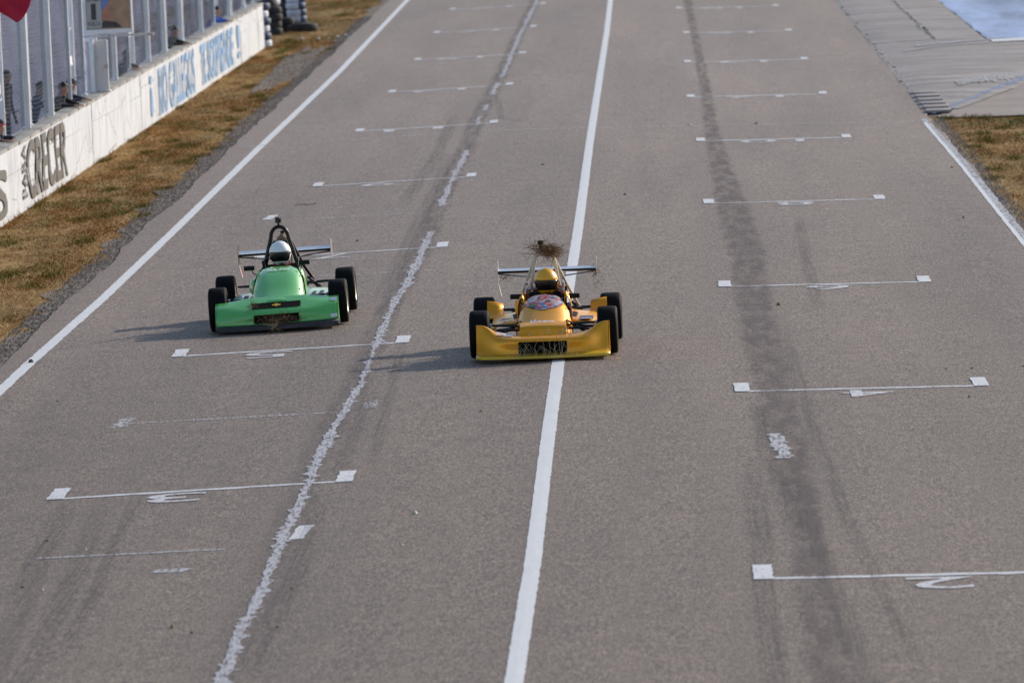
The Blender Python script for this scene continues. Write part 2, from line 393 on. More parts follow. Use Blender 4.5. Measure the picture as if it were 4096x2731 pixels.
# ------------------------------------------------------------------ SETTING
def strip_sheet(name, xs, ys, mat, h=0.0, wob=None, kind='structure', parent=None):
    rows = [[(x + (wob(y, j) if wob else 0), y, 0) for j, x in enumerate(xs)] for y in ys]
    rows = [[(x, y, gz(x)+h) for x, y, z in r] for r in rows]
    g = G(); g.grid(rows); return tag(g.build(name, mat, parent, smooth=0), kind=kind)
strip_sheet('ground', [-1500, -300, -60, -17.3, -11.5, -8.4, XC, 5.4, 14.7, 60, 300, 1500], [-300, 0, 40, 80, 120, 160, 200, 240, 300, 500, 1000, 3000], 'dry_turf', -0.035)
_e = np.cumsum(RNG.normal(0, 0.03, 800)); _e -= np.convolve(np.pad(_e, 25, mode='edge'), np.ones(51)/51, 'valid')
def edgewob(y, j):
    i = int((y-20)/0.4) % 800
    if j == 0: return _e[i]*0.7
    if j == 1: return _e[i]*0.5
    if j == 6: return _e[(i+300) % 800]*0.6
    return 0
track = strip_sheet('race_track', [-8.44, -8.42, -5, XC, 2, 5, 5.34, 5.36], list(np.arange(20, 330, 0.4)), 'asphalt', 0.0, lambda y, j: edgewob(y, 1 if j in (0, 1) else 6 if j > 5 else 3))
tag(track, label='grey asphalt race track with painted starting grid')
for v in track.data.vertices:
    if v.co.x < -8.35 and v.index % 8 == 0 or v.index % 8 == 7: v.co.z -= 0.05
strip_sheet('pit_lane', [-60, -17.3, -11.36], list(range(60, 420, 20)), 'pit_lane_concrete', -0.02)

# gravel verge
gedge = np.interp(np.arange(60, 330, 0.5), [60, 93, 101, 110, 123, 140, 154, 175, 250, 330], [-8.78, -8.74, -8.76, -8.72, -8.84, -8.76, -8.80, -8.68, -8.75, -8.8])
rows = []
for i, y in enumerate(np.arange(60, 330, 0.5)):
    a = gedge[i] + RNG.normal(0, 0.05) + 0.16*math.sin(y*0.9)*math.sin(y*.37+1) + .08*math.sin(y*2.3); rows.append([(x, y, gz(x)-0.022) for x in (a, (a-8.3)/2, -8.30)])
verge = G(); verge.grid(rows); tag(verge.build('gravel_verge', 'gravel_bed', smooth=0), kind='structure')
PATCH = [(-9.35, 172), (-9.6, 177), (-9.75, 184), (-9.4, 189), (-8.9, 193), (-8.6, 190), (-8.6, 170), (-9.0, 169)]
_pc = (-9.1, 180.5); PATCH = [(_pc[0]+0.52*math.cos(t)*k-.05*math.sin(t), _pc[1]+12.5*math.sin(t)*k) for t, k in zip(np.linspace(0, 2*math.pi, 56)[:-1], np.convolve(np.r_[RNG.normal(1, .22, 57)], np.ones(3)/3, 'valid'))]
g = G(); g.add([(x, y, gz(x)-0.018) for x, y in PATCH], [tuple(range(len(PATCH)))]); tag(g.build('gravel_patch', 'gravel_bed', smooth=0), kind='structure')
g = G(); rows = [[(x, y, gz(x)-0.024) for x in (5.30, 5.46+RNG.normal(0, .05))] for y in np.arange(60, 141, 0.5)]
g.grid(rows); tag(g.build('gravel_margin', 'gravel_bed', smooth=0), kind='structure')

def in_poly(x, y, P):
    c = False; n = len(P)
    for i in range(n):
        (x1, y1), (x2, y2) = P[i], P[(i+1) % n]
        if (y1 > y) != (y2 > y) and x < (x2-x1)*(y-y1)/(y2-y1)+x1: c = not c
    return c
def stones():
    pts = []
    for _ in range(9000):
        y = RNG.uniform(84, 215); x = RNG.uniform(np.interp(y, np.arange(60, 330, 0.5), gedge)-0.04, -8.36); pts.append((x, y))
    for _ in range(1500):
        x, y = RNG.uniform(-9.75, -8.6), RNG.uniform(169, 193)
        if in_poly(x, y, PATCH): pts.append((x, y))
    for _ in range(1400): pts.append((RNG.uniform(5.36, 5.62), RNG.uniform(100, 141)))
    V = []; F = []
    for x, y in pts:
        r = RNG.uniform(0.008, 0.026); k = len(V); z = gz(x)-0.02
        o = RNG.uniform(0.6, 1.2, 6)*r
        V += [(x-o[0], y, z), (x+o[1], y, z), (x, y-o[2], z), (x, y+o[3], z), (x+o[4]*.3, y, z+r*1.1)]
        F += [(k, k+2, k+4), (k+2, k+1, k+4), (k+1, k+3, k+4), (k+3, k, k+4)]
    me = bpy.data.meshes.new('loose_stones'); me.from_pydata(V, [], F); me.materials.append(MATS['gravel_stone'])
    tag(link('loose_stones', me), 'loose grey gravel stones along the track edges', 'gravel', kind='stuff')
stones()

# grass
def vnoise(x, y, s, seed):
    r = np.random.default_rng(seed); T = r.random((128, 128)); x = x*s; y = y*s
    xi = np.floor(x).astype(int); yi = np.floor(y).astype(int); fx = x-xi; fy = y-yi; fx = fx*fx*(3-2*fx); fy = fy*fy*(3-2*fy)
    a = T[xi % 128, yi % 128]; b = T[(xi+1) % 128, yi % 128]; c = T[xi % 128, (yi+1) % 128]; d = T[(xi+1) % 128, (yi+1) % 128]
    return (a*(1-fx)+b*fx)*(1-fy)+(c*(1-fx)+d*fx)*fy
def grass(name, label, regions, seed, clumps=0):
    r = np.random.default_rng(seed); XS = []; YS = []; HS = []
    for (x0, x1, y0, y1, n, h, test) in regions:
        x = r.uniform(x0, x1, n); y = r.uniform(y0, y1, n)
        keep = test(x, y) if test else np.ones(n, bool)
        XS.append(x[keep]); YS.append(y[keep]); HS.append(np.full(keep.sum(), h))
    X = np.concatenate(XS); Y = np.concatenate(YS); H = np.concatenate(HS); n = len(X)
    p = 0.55*vnoise(X, Y*.3, 1.3, 3)+0.45*vnoise(X, Y*.3, 4.1, 4); q = vnoise(X, Y*0.25, 0.7, 9)
    keep = r.random(n) < np.clip(-0.15+1.7*p, 0.05, 1); X, Y, H, p, q = X[keep], Y[keep], H[keep], p[keep], q[keep]; n = len(X)
    H = H*r.uniform(0.4, 1.25, n)*(0.6+0.9*p); a = r.uniform(0, 2*np.pi, n); w = r.uniform(0.004, 0.010, n)
    green = np.zeros(n, bool)
    if clumps:
        ci = r.choice(n, clumps); cx, cy = X[ci], Y[ci]; m = 130; gx = np.repeat(cx, m)+r.normal(0, .09, clumps*m); gy = np.repeat(cy, m)+r.normal(0, .35, clumps*m)
        X = np.r_[X, gx]; Y = np.r_[Y, gy]; H = np.r_[H, r.uniform(.03, .09, clumps*m)]; p = np.r_[p, np.full(clumps*m, .5)]; q = np.r_[q, np.full(clumps*m, .5)]
        green = np.r_[green, np.ones(clumps*m, bool)]; n = len(X); a = r.uniform(0, 2*np.pi, n); w = r.uniform(.004, .010, n)
    lean = r.normal(0, 1.3, (n, 2))*H[:, None]
    Z = np.array([gz(x) for x in X])-0.035
    V = np.empty((n, 3, 3), np.float32)
    V[:, 0] = np.c_[X-np.cos(a)*w, Y-np.sin(a)*w, Z]; V[:, 1] = np.c_[X+np.cos(a)*w, Y+np.sin(a)*w, Z]
    V[:, 2] = np.c_[X+lean[:, 0], Y+lean[:, 1], Z+H+0.01]
    pal = np.array([(0.10, 0.115, 0.010), (0.21, 0.120, 0.016), (0.27, 0.118, 0.026), (0.37, 0.185, 0.048), (0.66, 0.44, 0.19)])
    q = np.clip((q-.5)*2.2+.5, 0, 1); p2 = np.clip((vnoise(X+7, Y*.25, 2.6, 21)-.5)*2.2+.5, 0, 1)
    k = np.clip((0.5*q+0.5*p2)*4.4 - 0.05 + r.normal(0, 0.5, n), 0, 3.999); k = np.where(green, np.clip(r.normal(.25, .45, n), 0, 1.2), k); i = k.astype(int); f = (k-i)[:, None]
    C = pal[i]*(1-f)+pal[np.minimum(i+1, 4)]*f
    me = bpy.data.meshes.new(name); me.vertices.add(n*3); me.vertices.foreach_set('co', V.ravel())
    me.loops.add(n*3); me.loops.foreach_set('vertex_index', np.arange(n*3, dtype=np.int32))
    me.polygons.add(n); me.polygons.foreach_set('loop_start', np.arange(0, n*3, 3, dtype=np.int32))
    me.update(); at = me.attributes.new('tint', 'FLOAT_COLOR', 'POINT')
    at.data.foreach_set('color', np.c_[np.repeat(C, 3, 0), np.ones(n*3)].astype(np.float32).ravel())
    me.materials.append(MATS['grass_blade']); me.validate()
    tag(link(name, me), label, 'grass', kind='stuff')
def left_test(x, y):
    ge = np.interp(y, np.arange(60, 330, 0.5), gedge)
    k = (x < ge+0.02+0.40*(vnoise(x, y, 1.5, 8)-.5)) & ((x > -11.08+0.0065*(y-120)) | (y > 195.2))
    ip = np.zeros(len(x), bool)
    for i in np.nonzero((x > -9.9) & (x < -8.4) & (y > 166) & (y < 196))[0]: ip[i] = in_poly(x[i], y[i], PATCH) and RNG.random() > 0.3
    return k & ~ip
grass('dry_grass', 'short dry brown grass on the verge below the white wall', [(-11.1, -8.6, 84, 196, 130000, 0.026, left_test), (-16, -8.6, 195, 240, 60000, 0.045, left_test),
      (-11.08, -10.9, 110, 195, 2500, 0.13, left_test)], 5, 85)
grass('right_grass', 'olive and brown grass beside the right edge of the track', [(5.45, 9.5, 96, 141.2, 60000, 0.032, lambda x, y: x > 5.44+0.12*vnoise(x, y, 3, 2)), (5.35, 5.5, 150, 215, 500, 0.05, lambda x, y: vnoise(x, y, .5, 6) > 0.62)], 6, 40)

# kerb and runoff on the right of the track
def kz(x, y):
    base = gz(x); d = x-5.30
    k = min(1, max(0, (y-143)/10))
    if y < 177: k *= min(1, max(0, (5.45+(y-141)*0.185-x)/0.9))
    return base + 0.004 + k*0.08*(1-math.exp(-max(0, d)/0.45))
kerb = tag(G().add([(x, y, gz(x)-0.03) for x, y in ((5.34, 142), (14, 142), (14, 330), (5.34, 330))], [(0, 1, 2, 3)]).build('concrete_kerb', 'gravel_bed', smooth=0), 'pale concrete kerb slabs sloping up from the right track edge', kind='structure')
kerb_mats = ['kerb_concrete']
for ci, tone in enumerate((0.95, 1.0, 1.05)):
    make_concrete('kerb_concrete_%d' % ci, tuple(v*tone for v in (0.29, 0.258, 0.25)), (0.5, 0.9, 1), 0.26)
def slab(x0f, x1f, y0, y1, mat, nx=7, name='slab'):
    g = G(); rows = []
    top = []
    for y in (y0+0.004, (y0+y1)/2, y1-0.004):
        a, b = x0f(y), x1f(y); top.append([(a+(b-a)*(t/(nx-1))**1.4, y) for t in range(nx)])
    dz = RNG.normal(0, 0.0025)
    rows = [[(x, y, z+dz) for x, y, z in r] for r in [[(x, y, kz(x, y)) for x, y in q] for q in top]]
    g.grid(rows); skirt = [rows[0], [(x, y, z-0.12) for x, y, z in rows[0]]]; g.grid(skirt)
    side = [[r[0] for r in rows], [(r[0][0], r[0][1], r[0][2]-0.12) for r in rows]]; g.grid(side)
    o = g.build(name, mat, kerb, smooth=30); return o
dz = 0
jit = lambda s: RNG.normal(0, s)
yy = 144.2
while yy < 177:
    y1 = min(177, yy+RNG.uniform(1.6, 2.6))
    slab(lambda y: 5.28, lambda y: min(5.45+(y-141)*0.185, 13.5), yy, y1, 'kerb_concrete_%d' % RNG.integers(0, 3)); yy = y1
while yy < 250:
    y1 = yy+RNG.uniform(2.0, 3.4)
    a = jit(.02); slab(lambda y: 5.29+a, lambda y: 6.885, yy, y1, 'kerb_concrete_%d' % RNG.integers(0, 3))
    b = jit(.03); slab(lambda y: 6.90+b, lambda y: 8.12, yy, y1, 'kerb_concrete_%d' % RNG.integers(0, 3), 4); yy = y1
def bar_slab(i):
    y = 142.6+i*1.55; g = G(); x0 = 5.30+0.005*i
    g.box((x0+0.27, y+0.4, gz(5.5)+0.03), (0.50, 0.85, 0.05), bev=0.012); g.build('rumble_bar', 'kerb_concrete_2', kerb)
for i in range(6): bar_slab(i)
# broken stones along the joints
for i in range(46):
    y = 178+i*0.75+jit(.2); x = 6.88+jit(.03); g = G(); r = RNG.uniform(.03, .07)
    g.lathe([(0, 0.001), (0.01, r), (0.03, r*.8), (0.04, 0.001)], (x, y, kz(x, y)-0.005), 'Z', 6); g.build('rubble', 'chalk_stone' if i % 4 else 'cap_concrete', kerb)
for i in range(40):
    y = 143+i*1.7+jit(.4); x = 5.36+jit(.03); g = G(); r = RNG.uniform(.03, .06)
    g.lathe([(0, 0.001), (0.01, r), (0.03, r*.8), (0.04, 0.001)], (x, y, gz(x)+0.0), 'Z', 6); g.build('rubble', 'chalk_stone' if i % 4 else 'stone_dark', kerb)
g = G(); g.grid([[(x, y, kz(8.2, 200)-SLOPE*(x-8.2)) for x in (8.15+jit(.03), 10, 14, 20, 40)] for y in np.arange(177.3, 300, 2.0)])
tag(g.build('painted_runoff', 'blue_runoff', smooth=0), 'pale blue painted runoff area beyond the kerb', kind='structure')
g = G(); P = [(5.5, 141.3), (5.52, 141.9), (8, 155.2), (13.5, 184.7), (40, 184.7), (40, 140.9), (6.1, 141.0)]
g.add([(x, y, gz(x)-0.012) for x, y in P], [tuple(range(len(P)))]); tag(g.build('runoff_apron', 'runoff_asphalt', smooth=0), kind='structure')
def kerb_paint(name, pts, w, mat, seed, jag=0.03, h=0.018):
    r = np.random.default_rng(seed); P = np.array(pts, float); n = 60; t = np.linspace(0, len(P)-1, n)
    X = np.interp(t, range(len(P)), P[:, 0]); Y = np.interp(t, range(len(P)), P[:, 1]); rows = []
    for i in range(n):
        a = w/2 + abs(r.normal(0, jag)); b = w/2 + abs(r.normal(0, jag)); rows.append([(X[i], Y[i]-a, kz(X[i], Y[i]-a)+h), (X[i], Y[i]+b, kz(X[i], Y[i]+b)+h)])
    g = G(); g.grid(rows); return g.build(name, mat, kerb, smooth=0)
kerb_paint('white_band', [(6.3, 173.8), (7.2, 175.1), (8.2, 176.5)], 0.55, 'worn_paint', 1)
kerb_paint('white_band', [(5.9, 171.0), (7.0, 173.6), (8.2, 174.6)], 0.35, 'worn_paint', 2)
kerb_paint('white_band', [(8.2, 175.6), (9.5, 176.2), (12, 176.6)], 1.6, 'line_paint', 3)
kerb_paint('blue_edge', [(5.42, 142.6), (6.0, 145.4), (6.9, 150.6), (7.9, 155.8), (10, 167)], 0.35, 'blue_paint_worn', 4, 0.35, 0.012)
kerb_paint('blue_edge', [(6.4, 153.5), (7.6, 156.5), (9.0, 160)], 1.4, 'faint_paint', 5, 0.5, 0.02)

# ------------------------------------------------------------------ markings on the track
ribbon('edge_line', [(-8.08, 55), (-8.06, 86), (-8.04, 90), (-7.93, 101), (-7.88, 116), (-7.84, 140), (-7.72, 175), (-7.80, 228), (-7.8, 320)], 0.155, 0.004, 'line_paint', track, 0.18, 0.004, 1)
ribbon('edge_line', [(5.29, 60), (5.29, 107), (5.28, 125), (5.18, 140.4)], 0.12, 0.004, 'worn_paint', track, 0.35, 0.006, 2)
ribbon('edge_line', [(5.18, 60), (5.20, 107), (5.19, 125), (5.14, 139)], 0.07, 0.005, 'line_paint', track, 0.35, 0.004, 3)
ribbon('centre_line', [(-1.31, 30), (-1.31, 55), (-1.29, 64), (-1.31, 74), (-1.32, 92), (-1.30, 110), (-1.31, 134), (-1.29, 165), (-1.27, 190), (-1.29, 216), (-1.29, 330)], 0.152, 0.004, 'line_paint', track, 0.15, 0.003, 4)
ribbon('faint_line', [(-8.3, 141.3), (-3.56, 141.7), (-0.96, 140.1), (5.05, 139.7)], 0.16, 0.004, 'faint_paint', track, 0.5, 0.02, 5)
LEFT = [(72.2, '3', -6.34), (89.6, '5', -6.22), (107.4, '7', -6.16), (125.7, '9', -6.11), (144.5, '11', -6.12), (161.6, '13', -6.06), (179.1, '15', -6.03), (197.2, '17', -6.07), (216.0, '19', -6.13)]
RIGHT = [(62.0, '2', 0.66), (80.6, '4', 0.73), (96.8, '6', 0.72), (115.2, '8', 0.67), (134.2, '10', 0.69), (151.9, '12', 0.62), (169.6, '14', 0.66), (187.8, '16', 0.74), (206.8, '18', 0.64)]
def grid_box(y, num, x0, x1, cx, i):
    m = 'grid_paint'
    line = ribbon('grid_line', [(x0+0.02, y), (x1-0.02, y)], 0.15 if y < 130 else 0.2, 0.005, m, track, 0.12, 0.012, 20+i)
    for x in (x0+0.08, x1-0.08):
        ribbon('grid_corner', [(x, y-0.06), (x, y+1.05)], 0.17, 0.009, m, line, 0.12, 0.006, 40+i)
    w = 0.58 if len(num) == 1 else 1.2; h = 0.85
    def fn(u, v):      # numbers are read from the far side
        x = cx + w/2 - u*w; yy = y-0.22-h + (1-v)*h*0 + (h - v*h); return (x, yy, gz(x)+0.008)
    text_obj('grid_number', num, fn, 'number_paint', line, bold=0.004)
for i, (y, n, x) in enumerate(LEFT): grid_box(y, n, x, -3.25, -5.0 + 0.02*i, i)
for i, (y, n, x) in enumerate(RIGHT): grid_box(y, n, x, 3.58, 2.25 - 0.04*i, 30+i)
# old ghost markings
ribbon('old_grid_corner', [(-7.08, 66.7), (-7.05, 67.8)], 0.3, 0.005, 'grid_paint', track, .15, .02, 60)
ribbon('old_grid_line', [(-6.0, 66.6), (-4.2, 66.4)], 0.10, 0.005, 'worn_paint', track, .12, .01, 61)
ribbon('old_grid_corner', [(-3.56, 66.9), (-3.52, 68.1)], 0.13, 0.006, 'grid_paint', track, .12, .01, 62)
ribbon('old_grid_line', [(-4.75, 64.9), (-4.45, 64.8)], 0.25, 0.005, 'worn_paint', track, .1, .02, 63)
ribbon('old_grid_line', [(-6.1, 80.4), (-3.6, 80.2)], 0.12, 0.005, 'faint_paint', track, .12, .01, 64)
ribbon('old_grid_corner', [(-6.2, 80.0), (-6.15, 81.1)], 0.16, 0.005, 'faint_paint', track, .12, .02, 65)
ribbon('old_grid_corner', [(-3.40, 80.5), (-3.38, 81.4)], 0.14, 0.005, 'faint_paint', track, .12, .01, 66)
ribbon('old_grid_corner', [(-6.45, 116.9), (-6.4, 118)], 0.16, 0.005, 'grid_paint', track, .12, .01, 67)
ribbon('old_grid_line', [(-5.8, 116.4), (-4.0, 116.2)], 0.14, 0.005, 'faint_paint', track, .12, .01, 68)
ribbon('old_grid_line', [(-5.4, 102.8), (-3.2, 102.5)], 0.13, 0.005, 'faint_paint', track, .12, .01, 69)
# rubber, tar and worn line
CR = [(-3.66, 50), (-3.66, 56.4), (-3.68, 59.2), (-3.66, 62.6), (-3.69, 66.9), (-3.69, 71.4), (-3.72, 75.9), (-3.68, 79.5), (-3.62, 83.9), (-3.65, 89), (-3.66, 95.4), (-3.61, 101), (-3.60, 109.9), (-3.63, 116.9), (-3.64, 128.2), (-3.60, 133.9), (-3.66, 146.3), (-3.61, 156.8), (-3.58, 170.2), (-3.60, 189), (-3.56, 212.4), (-3.55, 320)]
ribbon('tar_seam', [(x-0.04, y) for x, y in CR], 0.42, 0.0055, 'seam_stain', track, 0.5, 0.02, 70)
ribbon('worn_line', CR, 0.075, 0.0075, 'worn_paint', track, 0.13, 0.032, 71, wander=0.010, gaps=[(111, 117.5), (134.5, 144), (147.5, 150), (152.5, 157), (163, 166)])
BL = [(0.87, 280), (0.87, 214.3), (0.92, 188.3), (0.91, 167.9), (0.90, 150.6), (0.85, 138.1), (0.82, 126.1), (0.85, 113.7), (0.91, 103.6), (0.89, 95.1), (0.88, 87.9), (0.97, 82.8), (0.96, 77.8), (0.99, 72.9), (1.02, 67.3), (0.99, 62.9), (0.96, 59.1), (1.0, 30)]
BR = [(1.15, 214), (1.15, 188), (1.19, 156.5), (1.18, 138), (1.28, 123), (1.40, 113.5), (1.47, 103.4), (1.41, 95), (1.41, 87.7), (1.44, 81.5), (1.40, 77.2), (1.43, 72.8), (1.38, 67.3), (1.37, 62.8), (1.36, 59), (1.34, 50)]
ys = [p[1] for p in BL]; br = np.interp(ys[::-1], [p[1] for p in BR][::-1], [p[0] for p in BR][::-1])[::-1]
ribbon('tar_band', [((p[0]+b)/2, p[1]) for p, b in zip(BL, br)], [(b-p[0])*1.08 for p, b in zip(BL, br)], 0.0055, 'tar_stain', track, 0.5, 0.02, 73)
ribbon('worn_line', [(1.08, 75.4), (1.10, 74.2), (1.14, 72.7)], 0.10, 0.0078, 'worn_paint', track, 0.10, 0.03, 74, wander=0.008)
for i, (pts, w) in enumerate([([(-6.12, 72.4), (-5.92, 66), (-5.66, 60), (-5.5, 52)], 0.30), ([(-5.74, 72), (-5.52, 66), (-5.36, 60.5), (-5.2, 52)], 0.26), ([(-5.45, 73), (-5.2, 64), (-5.1, 58)], 0.16),
        ([(0.80, 73), (0.78, 66), (0.72, 60), (0.7, 50)], 0.26), ([(1.12, 72.5), (1.28, 64), (1.42, 56), (1.5, 50)], 0.24), ([(1.46, 90), (1.50, 76), (1.62, 66), (1.9, 54)], 0.16), ([(0.92, 80), (0.96, 74), (1.08, 67)], 0.2),
        ([(-3.32, 90), (-3.18, 80), (-3.1, 73)], 0.14), ([(-3.46, 156), (-3.2, 146), (-2.3, 142.5)], 0.16), ([(-3.5, 71), (-3.42, 64), (-3.5, 56)], 0.26), ([(-3.45, 83), (-3.42, 72)], 0.2), ([(-4.2, 150), (-4.15, 132), (-4.3, 118)], 0.3), ([(-3.9, 135), (-3.85, 110), (-3.9, 95)], 0.3), ([(2.1, 112), (2.0, 100), (1.95, 92)], 0.2)]):
    ribbon('skid_mark', pts, w, 0.0062+0.0002*i, 'rubber_stain', track, 0.5, 0.01, 80+i)
for i, (y, x0, x1) in enumerate([(118.5, -6, -3.2), (84, 3.9, 5.2), (210, -8.2, 4), (133, -4.6, -3.0), (166, -5, -1)]):
    ribbon('crack', [(x0, y), ((x0+x1)/2, y+.25), (x1, y+.1)], 0.10, 0.0066, 'rubber_stain', track, 0.2, 0.02, 110+i)

# ------------------------------------------------------------------ PIT WALL
wall = thing('pit_wall', 'long white painted concrete pit wall with black and blue lettering', 'wall', (wx(60), 60, 0))
def W2L(p): return (p[0]-wx(60), p[1]-60, p[2])
THK = 0.30
g = G(); g.add([W2L(p) for p in [(wx(60)-.03, 60, -.35), (wx(195)-.03, 195, -.35), (wx(195)-THK, 195, -.35), (wx(60)-THK, 60, -.35), (wx(60)-.03, 60, .96), (wx(195)-.03, 195, .96), (wx(195)-THK, 195, .96), (wx(60)-THK, 60, .96)]], [(0, 1, 5, 4), (1, 2, 6, 5), (2, 3, 7, 6), (3, 0, 4, 7), (4, 5, 6, 7)])
g.build('core', 'cap_concrete', wall, 0)
yb = 92.0; cuts = [yb]
while yb < 194: yb += RNG.choice([2.4, 3.0, 4.0, 5.2]); cuts.append(min(yb, 195.0))
cuts = sorted(set([c for c in cuts if c <= 195] + [195.0]))
def wall_panel(y0, y1, z0, z1):
    n = max(2, int((y1-y0)/0.6)); rows = []
    dx = RNG.normal(0, 0.005)
    for i in range(n+1):
        y = y0+0.006+(y1-y0-0.012)*i/n
        zt = z1 - (0.006 if z1 < 0.9 else 0)
        rows.append([W2L((wx(y)-0.035, y, z0)), W2L((wx(y)+dx+RNG.normal(0, .003), y, z0)), W2L((wx(y)+dx+RNG.normal(0, .003), y, (z0+zt)/2)), W2L((wx(y)+dx+RNG.normal(0, .002), y, zt)), W2L((wx(y)-0.035, y, zt))])
    g = G(); g.grid(rows); g.add(rows[0], [tuple(range(5))]); g.add(rows[-1], [tuple(range(5))]); g.build('panel', 'white_wall_paint', wall, 25)
for a, b in zip(cuts[:-1], cuts[1:]):
    if b-a < 0.2: continue
    if RNG.random() < 0.55:
        zz = 0.62+RNG.normal(0, .06); wall_panel(a, b, -.35, zz); wall_panel(a, b, zz+.004, .965)
    else: wall_panel(a, b, -.35, .965)
yb = 92.0
while yb < 195:
    y1 = min(195.02, yb+RNG.choice([1.9, 2.0, 2.1])); g = G(); ym = (yb+y1)/2
    g.box(W2L((wx(ym)-THK/2+0.006+RNG.normal(0, .003), ym, 0.994+RNG.normal(0, .002))), (THK+0.02, y1-yb-0.022, 0.052), bev=0.008)
    g.build('cap_slab', 'cap_concrete', wall); yb = y1
g = G(); g.box(W2L((wx(195)-THK/2, 195.02, .32)), (THK-.02, .03, 1.3)); g.build('end_face', 'white_wall_paint', wall, 0)
def wall_text(body, y0, y1, z0, z1, mat, bold, name, wave=0.0, cut=0):
    def fn(u, v):
        y = y0+(y1-y0)*u + wave*math.sin(v*7+u*9); z = z0+(z1-z0)*v
        return W2L((wx(y)+0.021, y, z))
    return text_obj(name, body, fn, mat, wall, bold, 0, cut)
wall_text('S', 118.9, 121.2, -.10, .72, 'letter_black', 0.022, 'black_lettering', 0.10, 2)
wall_text('CRECER', 125.0, 132.9, -.10, .95, 'letter_black', 0.022, 'black_lettering', 0.12, 2)
text_obj('small_black_lettering', 'PARA', lambda u, v: W2L((wx(124.4)+0.021, 124.85-0.85*v, 0.0+0.92*u)), 'letter_black', wall, 0.02)
wall_text('¡', 153.5, 154.3, -.05, .84, 'letter_blue', 0.02, 'blue_lettering')
wall_text('RIO GALLEGOS', 156.0, 167.4, -.14, .90, 'letter_blue', 0.014, 'blue_lettering', 0.08, 2)
wall_text('TE SORPRENDE', 169.5, 181.6, -.10, .88, 'letter_blue', 0.03, 'blue_lettering', 0.08, 2)
wall_text('!', 183.2, 184.3, -.02, .84, 'letter_blue', 0.02, 'blue_lettering')

# ------------------------------------------------------------------ CATCH FENCE
FO = -0.33
fence = thing('catch_fence', 'white steel catch fence with sagging wire mesh panels on top of the wall', 'fence', (wx(115)+FO, 115, WALL_TOP))
def F2L(p): return (p[0]-(wx(115)+FO), p[1]-115, p[2]-WALL_TOP)
PANELS = [(97.0, 101.0), (102.0, 105.6), (106.5, 110.2), (111.0, 114.6), (115.3, 119.2), (119.9, 123.4), (124.4, 128.3), (129.5, 133.0), (133.9, 138.0), (138.8, 141.2), (144.3, 147.9), (148.7, 152.5), (153.5, 157.0), (157.9, 161.8), (163.3, 167.1), (168.5, 174.0), (175.0, 179.6), (180.9, 184.7), (186.1, 190.4), (191.9, 195.0)]
FTOP = 4.3
for pi, (y0, y1) in enumerate(PANELS):
    for y in (y0, y1):
        g = G(); x = wx(y)+FO; th = 0.075 if (pi*2+(y == y1)) % 3 else 0.11
        g.box(F2L((x, y, (FTOP+WALL_TOP)/2-.02)), (th, 0.06, FTOP-WALL_TOP+.05), bev=0.006)
        g.box(F2L((x+0.01, y, WALL_TOP+0.012)), (0.10, 0.12, 0.02))
        for zb in (1.35, 1.5): g.box(F2L((x+th/2+0.008, y, zb)), (0.02, 0.025, 0.025))
        g.build('post', 'white_steel', fence)
    g = G(); z0 = 1.10; sag = lambda y, z: 0.006*math.sin(y*2.3+z*3)+0.02*math.sin((y-y0)/(y1-y0)*math.pi)*math.sin(z*1.7+pi)
    nz = int((FTOP-z0)/0.075)
    for k in range(nz):
        z = z0+0.075*k; pts = []
        for i in range(6):
            y = y0+.03+(y1-y0-.06)*i/5; pts.append(F2L((wx(y)+FO+0.03+sag(y, z)*.5, y, z - 0.05*math.sin(i/5*math.pi)*(1+.3*math.sin(k)))))
        g.tube(pts, 0.0048 if k % 14 else 0.008, 3, False)
    o = g.build('wire_mesh', 'wire_dark', fence, 0); o['kind'] = 'stuff'; g = G()
    nv = int((y1-y0)/0.085)
    for k in range(nv):
        y = y0+.05+(y1-y0-.1)*k/nv; pts = [F2L((wx(y)+FO+0.03+sag(y, z)*.5, y, z-0.05*math.sin((y-y0)/(y1-y0)*math.pi))) for z in np.linspace(z0, FTOP, 6)]
        g.tube(pts, 0.0024, 3, False)
    o = g.build('wire_mesh', 'wire', fence, 0); o['kind'] = 'stuff'
for (a, b) in zip(PANELS[:-1], PANELS[1:]):
    y0, y1 = a[1], b[0]
    for z in (1.10, 1.75, 2.45, 3.1):
        if y1-y0 > 2: continue
        g = G(); g.tube([F2L((wx(y0)+FO+.02, y0, z)), F2L((wx((y0+y1)/2)+FO+.02, (y0+y1)/2, z-.03)), F2L((wx(y1)+FO+.02, y1, z))], 0.007, 4); g.build('tension_wire', 'white_steel', fence)
    if y1-y0 < 2 and not any(abs(y0-q) < 0.3 for q in (123.4, 138.0, 152.5, 179.6)):
        g = G(); g.box(F2L((wx(y0)+FO+0.075, y0+.06, (WALL_TOP+FTOP)/2)), (0.10, 0.10, FTOP-WALL_TOP), bev=0.006); g.build('channel_post', 'white_steel', fence)
    if y1-y0 < 2:
        g = G(); g.box(F2L((wx(y0)+FO, (y0+y1)/2, 1.92+RNG.normal(0, .05))), (0.02, y1-y0-.06, 0.16)); g.build('joining_plate', 'white_steel', fence)

